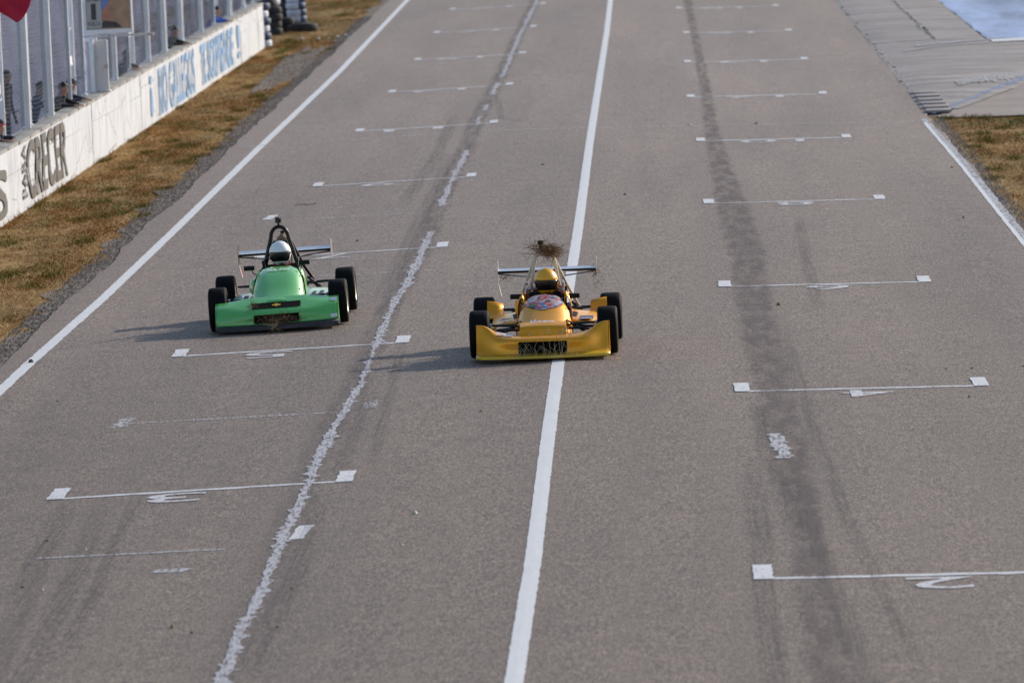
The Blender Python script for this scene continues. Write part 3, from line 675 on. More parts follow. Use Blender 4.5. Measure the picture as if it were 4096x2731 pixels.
# ------------------------------------------------------------------ SIGN STAND
SY = 142.2; SX = wx(SY)
sign = thing('lap_board_stand', 'white steel lap board stand reading last lap above the pit wall', 'sign', (SX-0.16, SY, WALL_TOP))
B = G(); B.box((0.03, 0.10, 0.52), (0.42, 0.10, 1.02), bev=0.012); B.build('cabinet', 'rusty_white_steel', sign)
B = G(); B.box((0.03, 0.08, 0.02), (0.48, 0.30, 0.03), bev=0.004); B.build('base_plate', 'rusty_white_steel', sign)
B = G(); B.box((-0.07, -0.03, 0.56), (0.085, 0.085, 1.10), bev=0.008); B.build('post', 'white_steel', sign)
B = G(); B.box((0.47, 0.0, 1.115), (1.42, 0.05, 0.05), bev=0.006); B.build('swing_arm', 'rusty_white_steel', sign)
B = G(); fw = 0.09
for c, d in (((0.27, 0.02, 1.20), (1.00, 0.07, fw)), ((0.27, 0.02, 2.62), (1.00, 0.07, fw)), ((-0.19, 0.021, 1.91), (fw, 0.068, 1.34)), ((0.75, 0.021, 1.91), (0.03, 0.06, 1.34))): B.box(c, d, bev=0.006)
B.build('frame', 'white_steel', sign)
B = G(); B.box((0.29, 0.03, 1.91), (0.90, 0.02, 1.34)); B.build('board', 'board_tan', sign)
card = G(); card.prism([(-0.135, 1.27), (0.15, 1.27), (0.16, 1.30), (0.16, 1.94), (0.13, 1.97), (-0.135, 1.97)], -0.006, 0.0, lambda x, z, y: (x, 0.012+y, z)); card = card.build('lap_card', 'board_card', sign, 0)
def sgn(x0, x1, z0, z1): return lambda u, v: (x0+(x1-x0)*u, 0.0035, z0+(z1-z0)*v)
text_obj('lettering', 'ÚLTIMA', sgn(-0.12, 0.135, 1.80, 1.92), 'board_dark', card, 0.02)
text_obj('numeral', '1', sgn(-0.045, 0.055, 1.44, 1.76), 'board_dark', card, 0.03)
text_obj('lettering', 'VUELTA', sgn(-0.12, 0.135, 1.32, 1.40), 'board_dark', card, 0.02)
B = G(); B.prism([(0.10, 2.5), (0.10, 1.98), (0.17, 1.93), (0.17, 1.60), (0.31, 1.78), (0.24, 2.2), (0.24, 2.5)], -0.004, 0, lambda x, z, y: (x, 0.016+y, z)); B.build('blue_figure', 'board_blue', sign, 0)
B = G(); B.prism([(0.25, 2.5), (0.37, 2.5), (0.34, 2.0), (0.30, 1.72), (0.33, 1.45), (0.18, 1.42), (0.20, 1.62), (0.27, 1.75), (0.31, 2.0)], -0.003, 0, lambda x, z, y: (x, 0.018+y, z)); B.build('salmon_figure', 'board_salmon', sign, 0)
B = G(); B.prism([(0.10, 1.27), (0.56, 1.27), (0.45, 1.38), (0.2, 1.42)], -0.002, 0, lambda x, z, y: (x, 0.019+y, z)); B.build('dark_figure', 'board_dark', sign, 0)

# ------------------------------------------------------------------ FLAG
fl = thing('red_flag', 'plain red cloth flag hanging at the top of the fence', 'flag', (wx(122.5)+0.20, 122.5, 2.76))
rows = []
for i in range(13):
    s = i/12; r = []
    for j in range(13):
        t = j/12; x = -0.85 + 1.3*s*(1-0.25*t) + 0.04*math.sin(t*6+s*3); z = 1.20 - 0.95*t*(0.35+0.65*(1-abs(s-.85)/.85)) + 0.10*s
        y = 0.10*math.sin(s*8+t*2.5)+0.05*math.sin(t*9-s*4); r.append((x, y, z))
    rows.append(r)
g = G(); g.grid(rows); g.build('cloth', 'flag_red', fl, 60, 0.004)
g = G(); g.tube([(-0.9, 0, -2.0), (-0.9, 0, 1.2)], 0.015, 8); g.build('pole', 'white_steel', fl)

# ------------------------------------------------------------------ TYRES
def tyre_mesh(R0, w, mat, two=None):
    h = w/2; prof = [(-h*.55, R0*.58), (-h*.9, R0*.66), (-h, R0*.80), (-h*.86, R0*.94), (-h*.45, R0), (h*.45, R0), (h*.86, R0*.94), (h, R0*.80), (h*.9, R0*.66), (h*.55, R0*.58), (h*.5, R0*.62), (-h*.5, R0*.62), (-h*.55, R0*.58)]
    g = G(); g.lathe(prof, (0, 0, h), 'Z', 28); me = g.mesh('tyre', mat, 50)
    if two:
        me.materials.append(MATS[two])
        for p in me.polygons:
            if p.center.x > R0*0.42: p.material_index = 1
    return me
T_BLACK = tyre_mesh(0.29, 0.205, 'tyre_rubber_dusty'); T_WHITE = tyre_mesh(0.29, 0.195, 'tyre_white', 'tyre_navy'); T_WIDE = tyre_mesh(0.39, 0.235, 'tyre_rubber_dusty'); T_NAVY = tyre_mesh(0.30, 0.2, 'tyre_navy'); T_PLAIN = tyre_mesh(0.29, 0.2, 'tyre_white')
LV = ['lowest', 'second lowest', 'third from the ground', 'fourth from the ground', 'fifth from the ground', 'sixth from the ground', 'seventh from the ground']
def tyre(me, x, y, z, label, group, tilt=0.0):
    o = link('tyre', me); o.location = (x, y, z); o.rotation_euler = (RNG.normal(0, .015), tilt+RNG.normal(0, .015), RNG.uniform(-.15, .15)); tag(o, label, 'tyre', group); return o
def stack(x, y, meshes, where, hs=0.205):
    z = gz(x)-0.03
    for i, me in enumerate(meshes):
        colr = {T_BLACK: 'black', T_WHITE: 'white and navy painted', T_WIDE: 'wide black', T_NAVY: 'navy painted', T_PLAIN: 'white painted'}[me]
        tyre(me, x+RNG.normal(0, .015), y+RNG.normal(0, .02), z, '%s tyre, %s in %s' % (colr, LV[i], where), 'tyres stacked at the end of the wall')
        z += {T_WIDE: 0.235, T_WHITE: 0.195}.get(me, hs)-0.004
stack(-10.88, 204.6, [T_BLACK]*4, 'the black stack beside the wall end')
stack(-11.02, 206.1, [T_BLACK, T_BLACK, T_BLACK, T_BLACK, T_PLAIN, T_PLAIN], 'the stack behind the black one')
stack(-10.62, 206.6, [T_BLACK, T_BLACK], 'the low middle pair')
stack(-10.30, 207.2, [T_WIDE, T_WHITE, T_WHITE, T_WHITE, T_WHITE, T_WHITE], 'the white and navy stack')
stack(-10.62, 209.2, [T_BLACK]*6, 'the dark stack farthest back')
tyre(T_WIDE, -10.02, 205.6, gz(-10)-0.02, 'wide black tyre lying alone in front of the white stack', 'tyres stacked at the end of the wall')
tyre(T_BLACK, -11.0, 204.4, gz(-11)+0.80, 'black tyre tilted on top of the black stack', 'tyres stacked at the end of the wall', -0.18)
stack(-10.735, 195.5, [T_PLAIN, T_NAVY, T_PLAIN, T_NAVY, T_PLAIN, T_NAVY], 'the alternating stack against the wall end')

# ------------------------------------------------------------------ PEOPLE
def skin_mesh(name, V, E, Rr, mats, pick, sub=2):
    me = bpy.data.meshes.new(name); me.from_pydata(V, E, []); ob = bpy.data.objects.new(name, me); COL.objects.link(ob)
    ob.modifiers.new('skin', 'SKIN'); lay = me.skin_vertices[0].data
    for i, r in enumerate(Rr):
        rr = r if hasattr(r, '__len__') else (r, r); lay[i].radius = rr; lay[i].use_root = (i == 0)
    m = ob.modifiers.new('sub', 'SUBSURF'); m.levels = m.render_levels = sub
    dg = bpy.context.evaluated_depsgraph_get(); dg.update()
    out = bpy.data.meshes.new_from_object(ob.evaluated_get(dg)); out.name = name
    COL.objects.unlink(ob); bpy.data.objects.remove(ob); bpy.data.meshes.remove(me)
    out.materials.clear()
    for k in mats: out.materials.append(MATS[k])
    for p in out.polygons: p.material_index = pick(p.center); p.use_smooth = True
    return out
def person(label, loc, rotz, shirt, trousers, lean=0.25, arms='wall', head_turn=0.0, hair='hair_dark', cap=None, beard=False, scale=1.0, wall_dz=None, group=None):
    """faces local +X; origin at the feet"""
    t = thing('person', label, 'person', loc, (0, 0, rotz), group); t.scale = (scale,)*3
    L = lean; ch = Vector((0.36*L*1.2, 0, 1.30)); nk = Vector((0.50*L*1.2, 0, 1.47)); hd = nk + Vector((0.05, 0, 0.12))
    V = [(0, 0, 0.95), (0.10*L, 0, 1.08), tuple(ch), tuple(nk), tuple(hd), tuple(hd+Vector((0.005, 0, 0.075)))]
    E = [(0, 1), (1, 2), (2, 3), (3, 4), (4, 5)]; Rr = [(.165, .12), (.15, .11), (.18, .115), (.06, .06), (.092, .108), (.086, .10)]
    def chain(start, pts, rs):
        k = start
        for p, r in zip(pts, rs): V.append(tuple(p)); Rr.append(r); E.append((k, len(V)-1)); k = len(V)-1
        return k
    for s in (-1, 1):
        chain(0, [(0, s*.095, .88), (0.02, s*.11, .48), (-0.01, s*.115, .09), (0.13, s*.125, .035)], [(.085, .085), (.058, .058), (.042, .042), (.04, .03)])
        sh = ch + Vector((0.0, s*0.19, 0.09))
        if arms == 'wall': el = sh + Vector((0.20, s*0.07, -0.20)); ha = el + Vector((0.20, -s*0.16, 0.0))
        elif arms == 'down': el = sh + Vector((-0.02, s*0.07, -0.29)); ha = el + Vector((0.08, -s*0.02, -0.25))
        elif arms == 'up': el = sh + Vector((0.18, s*0.08, -0.10)); ha = el + Vector((0.12, -s*0.06, 0.22))
        if wall_dz is not None: el.z = wall_dz+0.055; ha.z = wall_dz+0.045
        d = (ha-el).normalized(); sd = d.cross(Vector((0, 0, 1))).normalized()
        w = chain(2, [sh, el, ha], [(.062, .062), (.045, .045), (.028, .022)])
        palm = ha+d*0.07; w2 = chain(w, [palm], [(.034, .016)])
        for f in range(4):
            o = (f-1.5)*0.019; b = palm + d*0.035 + sd*o*1.1; chain(w2, [b, b+d*(0.030+0.004*(1.5-abs(f-1.2)))+Vector((0, 0, -.006)), b+d*0.055+Vector((0, 0, -.018))], [.0095, .0085, .0075])
        th = ha+d*0.03-sd*s*0.03; chain(w, [th, th+d*0.035-sd*s*0.012], [.011, .009])
    neckz = nk.z-0.005
    def pick(c):
        dxh = (c-hd).length
        if c.z > neckz and abs(c.y) < 0.13: return 0
        for s in (-1, 1):
            pass
        return 2 if c.z < 0.93 else 1
    me = skin_mesh('body', V, E, Rr, ['skin', shirt, trousers], pick, 2)
    # bare hands
    for p in me.polygons:
        c = p.center
        for s in (-1, 1):
            sh = ch + Vector((0, s*.19, .09))
        if p.material_index == 1 and p.area < 0.00012 and abs(c.y) < 0.5: p.material_index = 0
    body = link('body', me, t)
    H = link('features', None, t) if False else None
    c, s_ = math.cos(head_turn), math.sin(head_turn)
    def hp(x, y, z): return hd + Vector((c*x - s_*y, s_*x + c*y, z))
    g = G(); g.add([hp(.085, -.014, .01), hp(.085, .014, .01), hp(.115, 0, .0), hp(.085, 0, .055)], [(0, 1, 2), (0, 2, 3), (1, 3, 2), (0, 3, 1)]); g.build('nose', 'skin', t, 60)
    for k in (-1, 1):
        g = G(); g.lathe([(-.006, .001), (-.004, .009), (.004, .009), (.006, .001)], hp(.080, k*.032, .045), 'Y', 8); g.build('eye', 'hair_dark', t)
    g = G(); g.box(hp(.088, 0, -.035), (.008, .045, .010), rotm(z=head_turn)); g.build('mouth', 'cloth_pink', t)
    for k in (-1, 1):
        g = G(); g.box(hp(0, k*.082, .03), (.035, .014, .055), rotm(z=head_turn), bev=.006); g.build('ear', 'skin', t)
    # hair cap
    rows = []
    for i in range(7):
        a = i/6*1.75; r = []
        for k in range(14):
            b = 2*math.pi*k/14; fr = math.cos(b)
            lim = a*(0.72 if fr > 0.3 else 1.0); q = 0.5*RNG.normal()*0.006
            r.append(hp(-.008+math.sin(lim)*fr*(.100+q), math.sin(lim)*math.sin(b)*(.086+q), .045+math.cos(lim)*(.105+q)))
        rows.append(r)
    if cap:
        g = G(); g.grid(rows, close=True); g.build('hair', hair, t, 60)
        rows2 = [[hp(-.005+math.sin(a)*math.cos(2*math.pi*k/14)*.108, math.sin(a)*math.sin(2*math.pi*k/14)*.094, .058+math.cos(a)*.108) for k in range(14)] for a in (0.02, .4, .8, 1.15, 1.45)]
        g = G(); g.grid(rows2, close=True)
        brim = [[hp(.085+.085*v*math.cos(u), .082*math.sin(u)*(1-.1*v), .075-.02*v) for u in (-1.2, -.7, -.2, .2, .7, 1.2)] for v in (0, .5, 1.0)]
        cp = g.build('cap', cap[0], t, 60); g2 = G(); g2.grid(brim); g2.build('brim', cap[1], cp, 60, 0.006)
    else:
        g = G(); g.grid(rows, close=True); g.build('hair', hair, t, 60)
    if beard:
        rows = [[hp(math.cos(b)*.092*(1-.25*i), math.sin(b)*.078*(1-.2*i), -.01-.045*i) for b in np.linspace(-1.5, 1.5, 9)] for i in (0, 1, 2)]
        g = G(); g.grid(rows); g.build('beard', hair, t, 60, 0.008)
    return t
PLZ = gz(-12)-0.02
def at_wall(y, back, **k): return (wx(y)+FO-back, y, PLZ)
wd = lambda s: (WALL_TOP-PLZ)/s
person('boy in red-brimmed cap leaning on the wall beside the black lettering', at_wall(123.9, 0.16), -0.9, 'cloth_navy', 'cloth_jeans', 0.45, 'wall', -0.1, cap=('cloth_black', 'cloth_red'), scale=0.94, wall_dz=wd(.94))
person('person in dark cap peering through the fence left of the lap board', at_wall(138.4, 0.26), -0.35, 'cloth_navy', 'cloth_jeans', 0.40, 'wall', 0.2, cap=('cloth_navy', 'cloth_black'), scale=0.98, wall_dz=wd(.98))
person('bearded dark-haired person leaning through the fence right of the lap board', at_wall(153.0, 0.25), -0.8, 'cloth_grey', 'cloth_jeans', 0.40, 'wall', 0.1, beard=True, scale=0.97, wall_dz=wd(.97))
person('person in bright blue shirt leaning over the far part of the wall', at_wall(180.2, 0.20), -0.3, 'cloth_blue', 'cloth_jeans', 0.42, 'wall', 0.0, scale=0.96, wall_dz=wd(.96))
person('blurred person in pink top behind the wire mesh below the flag', (-12.3, 132.2, PLZ), 0.1, 'cloth_pink', 'cloth_jeans', 0.10, 'down', 0.0, scale=1.0)
person('blurred person in blue jacket behind the mesh near the capped person', (-11.95, 136.9, PLZ), 0.1, 'cloth_jeans', 'cloth_black', 0.25, 'wall', 0.0, scale=1.0)
person('blurred person in black behind the mesh left of the lap board', (-12.9, 141.5, PLZ), -0.4, 'cloth_black', 'cloth_black', 0.08, 'down', 0.0, scale=1.04)
person('blurred person in red behind the mesh above the boy', (-12.15, 127.6, PLZ), -0.2, 'cloth_red', 'cloth_navy', 0.10, 'down', 0.0, scale=1.0)
person('blurred person in tan jacket far back behind the mesh', (-14.2, 147.5, PLZ), -0.3, 'cloth_tan', 'cloth_navy', 0.05, 'down', 0.0, scale=1.03)
person('blurred person in dark coat with elbow on the wall under the mesh', at_wall(136.2, 0.18), -0.5, 'cloth_black', 'cloth_black', 0.35, 'wall', 0.0, scale=1.0, wall_dz=wd(1))
person('dark-sleeved person resting an elbow on the wall beyond the bearded one', at_wall(165.9, 0.2), -0.4, 'cloth_black', 'cloth_jeans', 0.35, 'wall', 0.0, scale=0.98, wall_dz=wd(.98))

# ------------------------------------------------------------------ FORMULA CARS
def lerp_tab(tab, y):
    ys = [r[0] for r in tab]; return [float(np.interp(y, ys, [r[k] for r in tab])) for k in range(1, len(tab[0]))]
def nose_fn(C, Ed, sweep, HW=0.79, corner=False):
    C = np.array(C); Ed = np.array(Ed); n = len(C)
    def f(x, v, off=0.0):
        a = min(1, abs(x)/HW); s = np.clip((a-0.36)/0.60, 0, 1); s = s*s*(3-2*s)
        if corner: q = np.clip((a-.66)/.26, 0, 1); s = 0.42*s + 0.58*q*q*(3-2*q)
        yl = -0.80 + sweep*a*a; P = C*(1-s)+Ed*s
        i = min(n-2, max(0, int(v))); t = v-i; p = P[i]*(1-t)+P[i+1]*t
        if off:
            d = P[i+1]-P[i]; d = d/np.hypot(*d); p = p + off*np.array([-d[1], d[0]])
        return (x, yl+p[0], p[1])
    return f, n
def smooth_prof(P, m=3):
    P = np.array(P, float); n = len(P); out = []
    for i in range(n-1):
        p0, p1, p2, p3 = P[max(i-1, 0)], P[i], P[i+1], P[min(i+2, n-1)]
        for k in range(m):
            t = k/m; out.append(0.5*((2*p1)+(-p0+p2)*t+(2*p0-5*p1+4*p2-p3)*t*t+(-p0+3*p1-3*p2+p3)*t**3))
    out.append(P[-1]); return np.array(out)
def airfoil(chord, thick, camber, n=9):
    up = []; lo = []
    for i in range(n):
        t = i/(n-1); x = t**1.3*chord; h = thick*(math.sqrt(max(t, 0))*(1-t)*2.2)*0.5; c = -camber*4*t*(1-t)
        up.append((x, c+h)); lo.append((x, c-h))
    return up + lo[::-1][1:-1]
def wing_geo(g, span, y, z, chord, aoa, thick=0.035, camber=0.02, dih=0.0):
    pf = airfoil(chord, thick, camber); ca, sa = math.cos(aoa), math.sin(aoa); rows = []
    for i in range(5):
        x = (i/4-0.5)*span; rows.append([(x, y+ca*a-sa*b, z+sa*a+ca*b+dih*abs(x)) for a, b in pf])
    g.grid(rows, close=True); n = len(pf); g.add(rows[0], [tuple(range(n))]); g.add(rows[-1], [tuple(range(n))[::-1]])

def wheel(parent, x, y, R0, w, steer=0.0):
    sgn = 1 if x > 0 else -1
    h = w/2
    rim = G(); rr = R0*0.60
    rim.lathe([(-h*.9*sgn, rr), (-h*.86*sgn, rr*.93), (h*.2*sgn, rr*.90), (h*.25*sgn, rr*.25), (h*.34*sgn, rr*.22), (h*.34*sgn, .001)], (0, 0, 0), 'X', 24)
    rim.lathe([(h*.2*sgn, rr*.9), (h*.86*sgn, rr*.93), (h*.92*sgn, rr)], (0, 0, 0), 'X', 24)
    o = rim.build('wheel', 'rim_metal', parent, 40); o.location = (x, y, R0); o.rotation_euler = (0, 0, steer)
    t = G(); t.lathe([(-h*.86, rr*.97), (-h*.98, rr*1.15), (-h, R0*.86), (-h*.93, R0*.95), (-h*.78, R0*.99), (-h*.4, R0), (h*.4, R0), (h*.78, R0*.99), (h*.93, R0*.95), (h, R0*.86), (h*.98, rr*1.15), (h*.86, rr*.97)], (0, 0, 0), 'X', 40)
    t.build('tyre', 'rubber', o, 50)
    nut = G(); nut.lathe([(0, .001), (0, .02), (.03, .018), (.03, .001)], (h*.34*sgn - (0.03 if sgn < 0 else 0), 0, 0), 'X', 8); nut.build('hub_nut', 'black_metal', o)
    return o

def formula_car(P):
    car = thing(P['name'], P['label'], 'race car', P['loc'], P['rot'], 'single-seater race cars')
    body, RF, RR = P['body'], 0.288, 0.292
    for s in (-1, 1):
        wheel(car, s*P['tf'], 0, RF, 0.24); wheel(car, s*P['tr'], P['wb'], RR, 0.26)
    # floor
    g = G(); g.box((0, 0.85, 0.06), (1.0, 2.1, 0.03)); g.build('floor', 'black_plastic', car)
    # front bodywork
    Cp, Ep = smooth_prof(P['nC']), smooth_prof(P['nE']); f, n = nose_fn(Cp, Ep, P['sweep'], corner=P['gold'])
    hw = P['grille'][0]; xs = sorted(set([round(v, 4) for v in np.linspace(-0.79, 0.79, 37)] + [-hw, hw])); xs = [x for x in xs if min(abs(x-hw), abs(x+hw)) > 0.012 or x in (-hw, hw)]
    v0, v1 = P['grille'][1:]
    rows = [[f(x, v) for x in xs] for v in range(n)]
    g = G(); g.grid(rows, skip=lambda i, j: v0 <= i < v1 and abs((xs[j]+xs[j+1])/2) < hw)
    nose = g.build('front_bodywork', body, car, 50, 0.012)
    m = nose.modifiers.new('round', 'SUBSURF'); m.levels = m.render_levels = 1
    # end caps
    for s in (-1, 1):
        col = [f(s*0.79, v) for v in range(n)]; e = G(); k = len(col)
        e.add([p for p in col] + [(col[-1][0], col[-1][1], 0.05)], [tuple(range(k+1))]); e.build('nose_end_plate', body, car, 0, 0.008)
    gr = G(); gy0 = f(0, v0)[1]+0.02; z0, z1 = f(0, v0)[2]-.01, f(0, v1)[2]+.01
    gr.box((0, gy0+0.05, (z0+z1)/2), (2*hw+.02, 0.08, z1-z0)); grille = gr.build('grille', 'dark_grille', car)
    for k in range(1, 12):
        b = G(); x = -hw+2*hw*k/12; b.tube([(x, gy0+0.004, z0), (x, gy0+0.004, z1)], 0.0025, 4); b.build('grille_bar', 'black_metal', grille)
    for k in range(1, 5):
        b = G(); z = z0+(z1-z0)*k/5; b.tube([(-hw, gy0+0.003, z), (hw, gy0+0.003, z)], 0.0025, 4); b.build('grille_bar', 'black_metal', grille)
    # splitter
    g = G(); rows = []
    for k in range(25):
        x = -0.80+1.6*k/24; yl = -0.80+P['sweep']*min(1, abs(x)/.79)**2; jj = RNG.normal(0, P['tear'])
        rows.append([(x, -0.25, .048), (x, yl-0.03+abs(jj), .040-abs(jj)*.3), (x, yl-0.03+abs(jj), P['liph']-abs(jj)*1.2), (x, yl+0.05, P['lipz'])])
    g.grid(rows); g.build('splitter', P['lip'], car, 40, 0.01)
    # cowl
    def cowl(y, a, off=0.0):
        w, zz, zt = lerp_tab(P['cowl'], y); nn = float(np.interp(y, [P['cowl'][0][0], P['cowl'][-1][0]], [2.4, P['nn']]))
        ca, sa = math.cos(a), math.sin(a)
        x = (w+off)*math.copysign(abs(ca)**(2/nn), ca); z = zz+(zt+off-zz)*abs(sa)**(2/nn)
        return (x, y, z)
    ys = np.linspace(P['cowl'][0][0], P['cowl'][-1][0], 16); aa = np.linspace(0, math.pi, 25); rows = []
    for y in ys:
        r = [(cowl(y, 0)[0]*1.0, y, 0.07)] + [cowl(y, a) for a in aa] + [(cowl(y, math.pi)[0], y, 0.07)]; rows.append(r)
    g = G(); g.grid(rows); g.build('cowl', body, car, 60, 0.01)
    for yg in (-0.02, 0.36):
        for a in (0.35, 0.75, math.pi-.75, math.pi-.35):
            p = cowl(yg+.03, a, 0.004); g = G(); g.lathe([(-.004, .001), (-.004, .009), (.004, .009), (.004, .001)], p, 'Y', 8); g.build('fastener', 'rim_metal', car)
    # cockpit sides
    ye = P['cowl'][-1][0]; w, zz, zt = P['cowl'][-1][1:]
    for s in (-1, 1):
        rows = []
        for y in np.linspace(ye-0.12, 1.62, 9):
            t = (y-ye+.12)/(1.62-ye+.12); ws = P['side'][0]*(1-.10*t); tp = P['side'][1]-0.11*t*t-.05*(1-min(1, t*4))
            rows.append([(s*ws*1.0, y, 0.07), (s*ws*1.02, y, .35), (s*ws*.98, y, tp-.10), (s*ws*.90, y, tp-.02), (s*ws*.80, y, tp), (s*ws*.74, y, tp-.03), (s*ws*.72, y, .30)])
        g = G(); g.grid(rows); g.build('cockpit_side', body, car, 60, 0.008)
    g = G(); g.box((0, 1.60, 0.42), (0.50, 0.06, 0.60), rotm(x=-.25)); g.build('seat_back', 'black_plastic', car)
    g = G(); g.box((0, 1.48, 0.86), (0.20, 0.07, 0.16), bev=.02); g.build('headrest', P['headrest'], car)
    for s in (-1, 1):
        g = G(); g.box((s*0.215, 1.26, 0.70), (0.035, 0.34, 0.22), rotm(y=s*.12), bev=.012); g.build('shoulder_pad', P['pad'], car)
    # steering wheel
    g = G(); ring = [(0.13*math.cos(t), 0.86+0.03*math.sin(t), 0.53+0.11*math.sin(t)) for t in np.linspace(0, 2*math.pi, 20)]
    g.tube(ring, 0.013, 6); g.box((0, .86, .53), (0.24, .015, .035)); g.build('steering_wheel', 'black_plastic', car)
    # mirrors
    for s in (-1, 1):
        mx, mz = P['mirror'][s]; g = G(); L = 0.070
        g.lathe([(-L, .001), (-L, .026), (-L+.008, .031), (L-.008, .031), (L, .026), (L, .001)], (mx, 0.78, mz), 'X', 16); mr = g.build('mirror', 'black_plastic', car, 40)
        g = G(); g.box((mx, 0.812, mz), (0.12, .006, .045)); g.build('mirror_glass', 'chrome', mr)
        g = G(); g.tube([(mx-s*.03, .78, mz-.02), (mx-s*.05, .76, mz-.075), (s*(w*.9), .72, mz-.10)], 0.007, 6); g.build('mirror_stalk', 'black_metal', mr)
    # front suspension
    for s in (-1, 1):
        for (a, b, r) in [((s*.28, -.10, .20), (s*.66, 0, .15), .013), ((s*.28, .22, .20), (s*.66, 0, .15), .013), ((s*.28, -.06, .37), (s*.65, 0, .39), .012), ((s*.28, .20, .37), (s*.65, 0, .39), .012), ((s*.27, .06, .42), (s*.62, .02, .20), .016)]:
            g = G(); g.tube([a, b], r, 8); g.build('wishbone', 'black_metal', car)
        g = G(); g.tube([(s*.29, -.13, .33), (s*.40, -.12, .335), (s*.66, -.08, .30)], [.010, .016, .010], 8); g.build('track_rod', 'black_metal', car)
        g = G(); g.box((s*.66, 0, .27), (.05, .06, .28), bev=.01); g.build('upright', 'engine_metal', car)
        g = G(); g.lathe([(-.008, .05), (-.008, .125), (.008, .125), (.008, .05)], (s*.635, 0, RF), 'X', 24); g.build('brake_disc', 'rim_metal', car)
        wbz = P['wb']
        for (a, b, r) in [((s*.22, wbz-.45, .22), (s*.64, wbz-.02, .17), .013), ((s*.2, wbz+.1, .20), (s*.64, wbz, .17), .013), ((s*.2, wbz-.3, .42), (s*.64, wbz, .42), .013), ((s*.2, wbz+.05, .42), (s*.64, wbz+.02, .42), .012), ((s*.10, wbz, .30), (s*.64, wbz, RR), .022)]:
            g = G(); g.tube([a, b], r, 8); g.build('rear_link', 'black_metal', car)
        g = G(); zs = [(s*.30, wbz-.1, .50), (s*.45, wbz-.05, .35), (s*.56, wbz, .24)]; g.tube(zs, [.018, .028, .018], 8); g.build('damper', 'engine_metal', car)
    # engine, gearbox
    g = G(); g.box((0, 1.85, .34), (.36, .42, .44), bev=.03); g.box((0, 1.85, .62), (.24, .36, .14), bev=.03)
    for k in range(4): g.tube([(.16, 1.70+.09*k, .50), (.27, 1.72+.09*k, .46), (.30, 1.80+.09*k, .34)], .018, 6)
    eng = g.build('engine', 'engine_metal', car)
    g = G(); g.box((0, P['wb']+.12, .30), (.24, .42, .26), bev=.03); g.build('gearbox', 'engine_metal', car)
    # rear wing
    wy, wz, sp, wm = P['wing']
    g = G(); wing_geo(g, sp, wy, wz, 0.30, P['aoa'], 0.04, 0.022); wing = g.build('rear_wing', wm, car, 50)
    g = G(); wing_geo(g, sp-.01, wy-.012, wz-.004, 0.035, 0, 0.03, 0); g.build('leading_edge', 'black_plastic', wing, 50)
    for s in (-1, 1):
        g = G(); g.box((s*sp/2, wy+.17, wz-.01), (.004, .42, .25)); ep = g.build('end_plate', P['plate'][s], wing)
        g = G(); g.box((s*(sp/2-.018), wy-.02, wz-.215), (.007, .12, .17), rotm(y=s*.22)); g.build('plate_tab', P['tab'][s], ep)
        g = G(); g.tube([(s*(sp/2-.01), wy+.03, wz-.03), (s*.19, wy-.02, wz-.075)], .009, 6); g.build('wing_brace', 'dark_silver_wing' if P['gold'] else 'black_metal', wing)
        g = G(); g.box((s*.09, wy+.06, wz-.25), (.012, .16, .50), rotm(x=.2)); g.build('wing_pylon', 'black_metal', wing)
    return car, f, cowl

GC_ROT = (0, -0.031, 0)
green = dict(name='green_race_car', label='green single-seater race car with white-helmeted driver and black roll hoop', loc=(-5.045, 93.4, gz(-5.045)+0.004), rot=GC_ROT, body='green_paint', wb=2.08, tf=.785, tr=.80, nn=4.2, side=(.335, .715),
    nC=[(.04, .108), (.045, .15), (.045, .20), (.06, .245), (.12, .285), (.22, .325), (.34, .375), (.50, .43)], nE=[(.05, .108), (.052, .145), (.06, .19), (.08, .235), (.125, .285), (.185, .327), (.28, .358), (.42, .388)],
    sweep=0.10, grille=(0.295, 1, 8), tear=0.012, lip='grey_splitter', lipz=.112, liph=.098,
    cowl=[(-.50, .31, .16, .375), (-.30, .33, .18, .43), (-.10, .345, .20, .50), (.10, .35, .23, .59), (.35, .335, .27, .69), (.58, .315, .32, .735), (.72, .295, .34, .745)], rim=0.01, headrest='black_plastic', pad='black_plastic',
    mirror={-1: (-.395, .745), 1: (.335, .77)}, wing=(2.34, .825, 1.24, 'silver_wing'), aoa=.11, plate={-1: 'black_plastic', 1: 'dark_silver_wing'}, tab={-1: 'pink_plate', 1: 'dark_silver_wing'}, gold=False)
gold = dict(name='yellow_race_car', label='gold yellow single-seater race car with twigs piled on its pale roll hoop', loc=(-1.49, 86.2, gz(-1.0)+0.004), rot=(0, 0.004, -0.012), body='gold_paint', wb=2.08, tf=.77, tr=.78, nn=2.8, side=(.335, .72),
    nC=[(.05, .085), (.06, .135), (.055, .185), (.05, .237), (.085, .27), (.16, .287), (.30, .293), (.50, .285)], nE=[(.05, .09), (.095, .112), (.145, .155), (.19, .215), (.225, .29), (.255, .365), (.285, .43), (.36, .415)],
    sweep=0.10, grille=(0.29, 1, 9), tear=0.0015, lip='gold_lip_paint', lipz=.095, liph=.070,
    cowl=[(-.40, .30, .16, .36), (-.10, .325, .18, .435), (.15, .335, .22, .52), (.40, .33, .27, .62), (.62, .30, .33, .672), (.74, .27, .35, .682)], rim=0.035, headrest='sticker_patchwork', pad='sticker_patchwork',
    mirror={-1: (-.345, .67), 1: (.36, .655)}, wing=(2.38, .865, 1.22, 'silver_wing'), aoa=.06, plate={-1: 'dark_silver_wing', 1: 'dark_silver_wing'}, tab={-1: 'silver_wing', 1: 'silver_wing'}, gold=True)

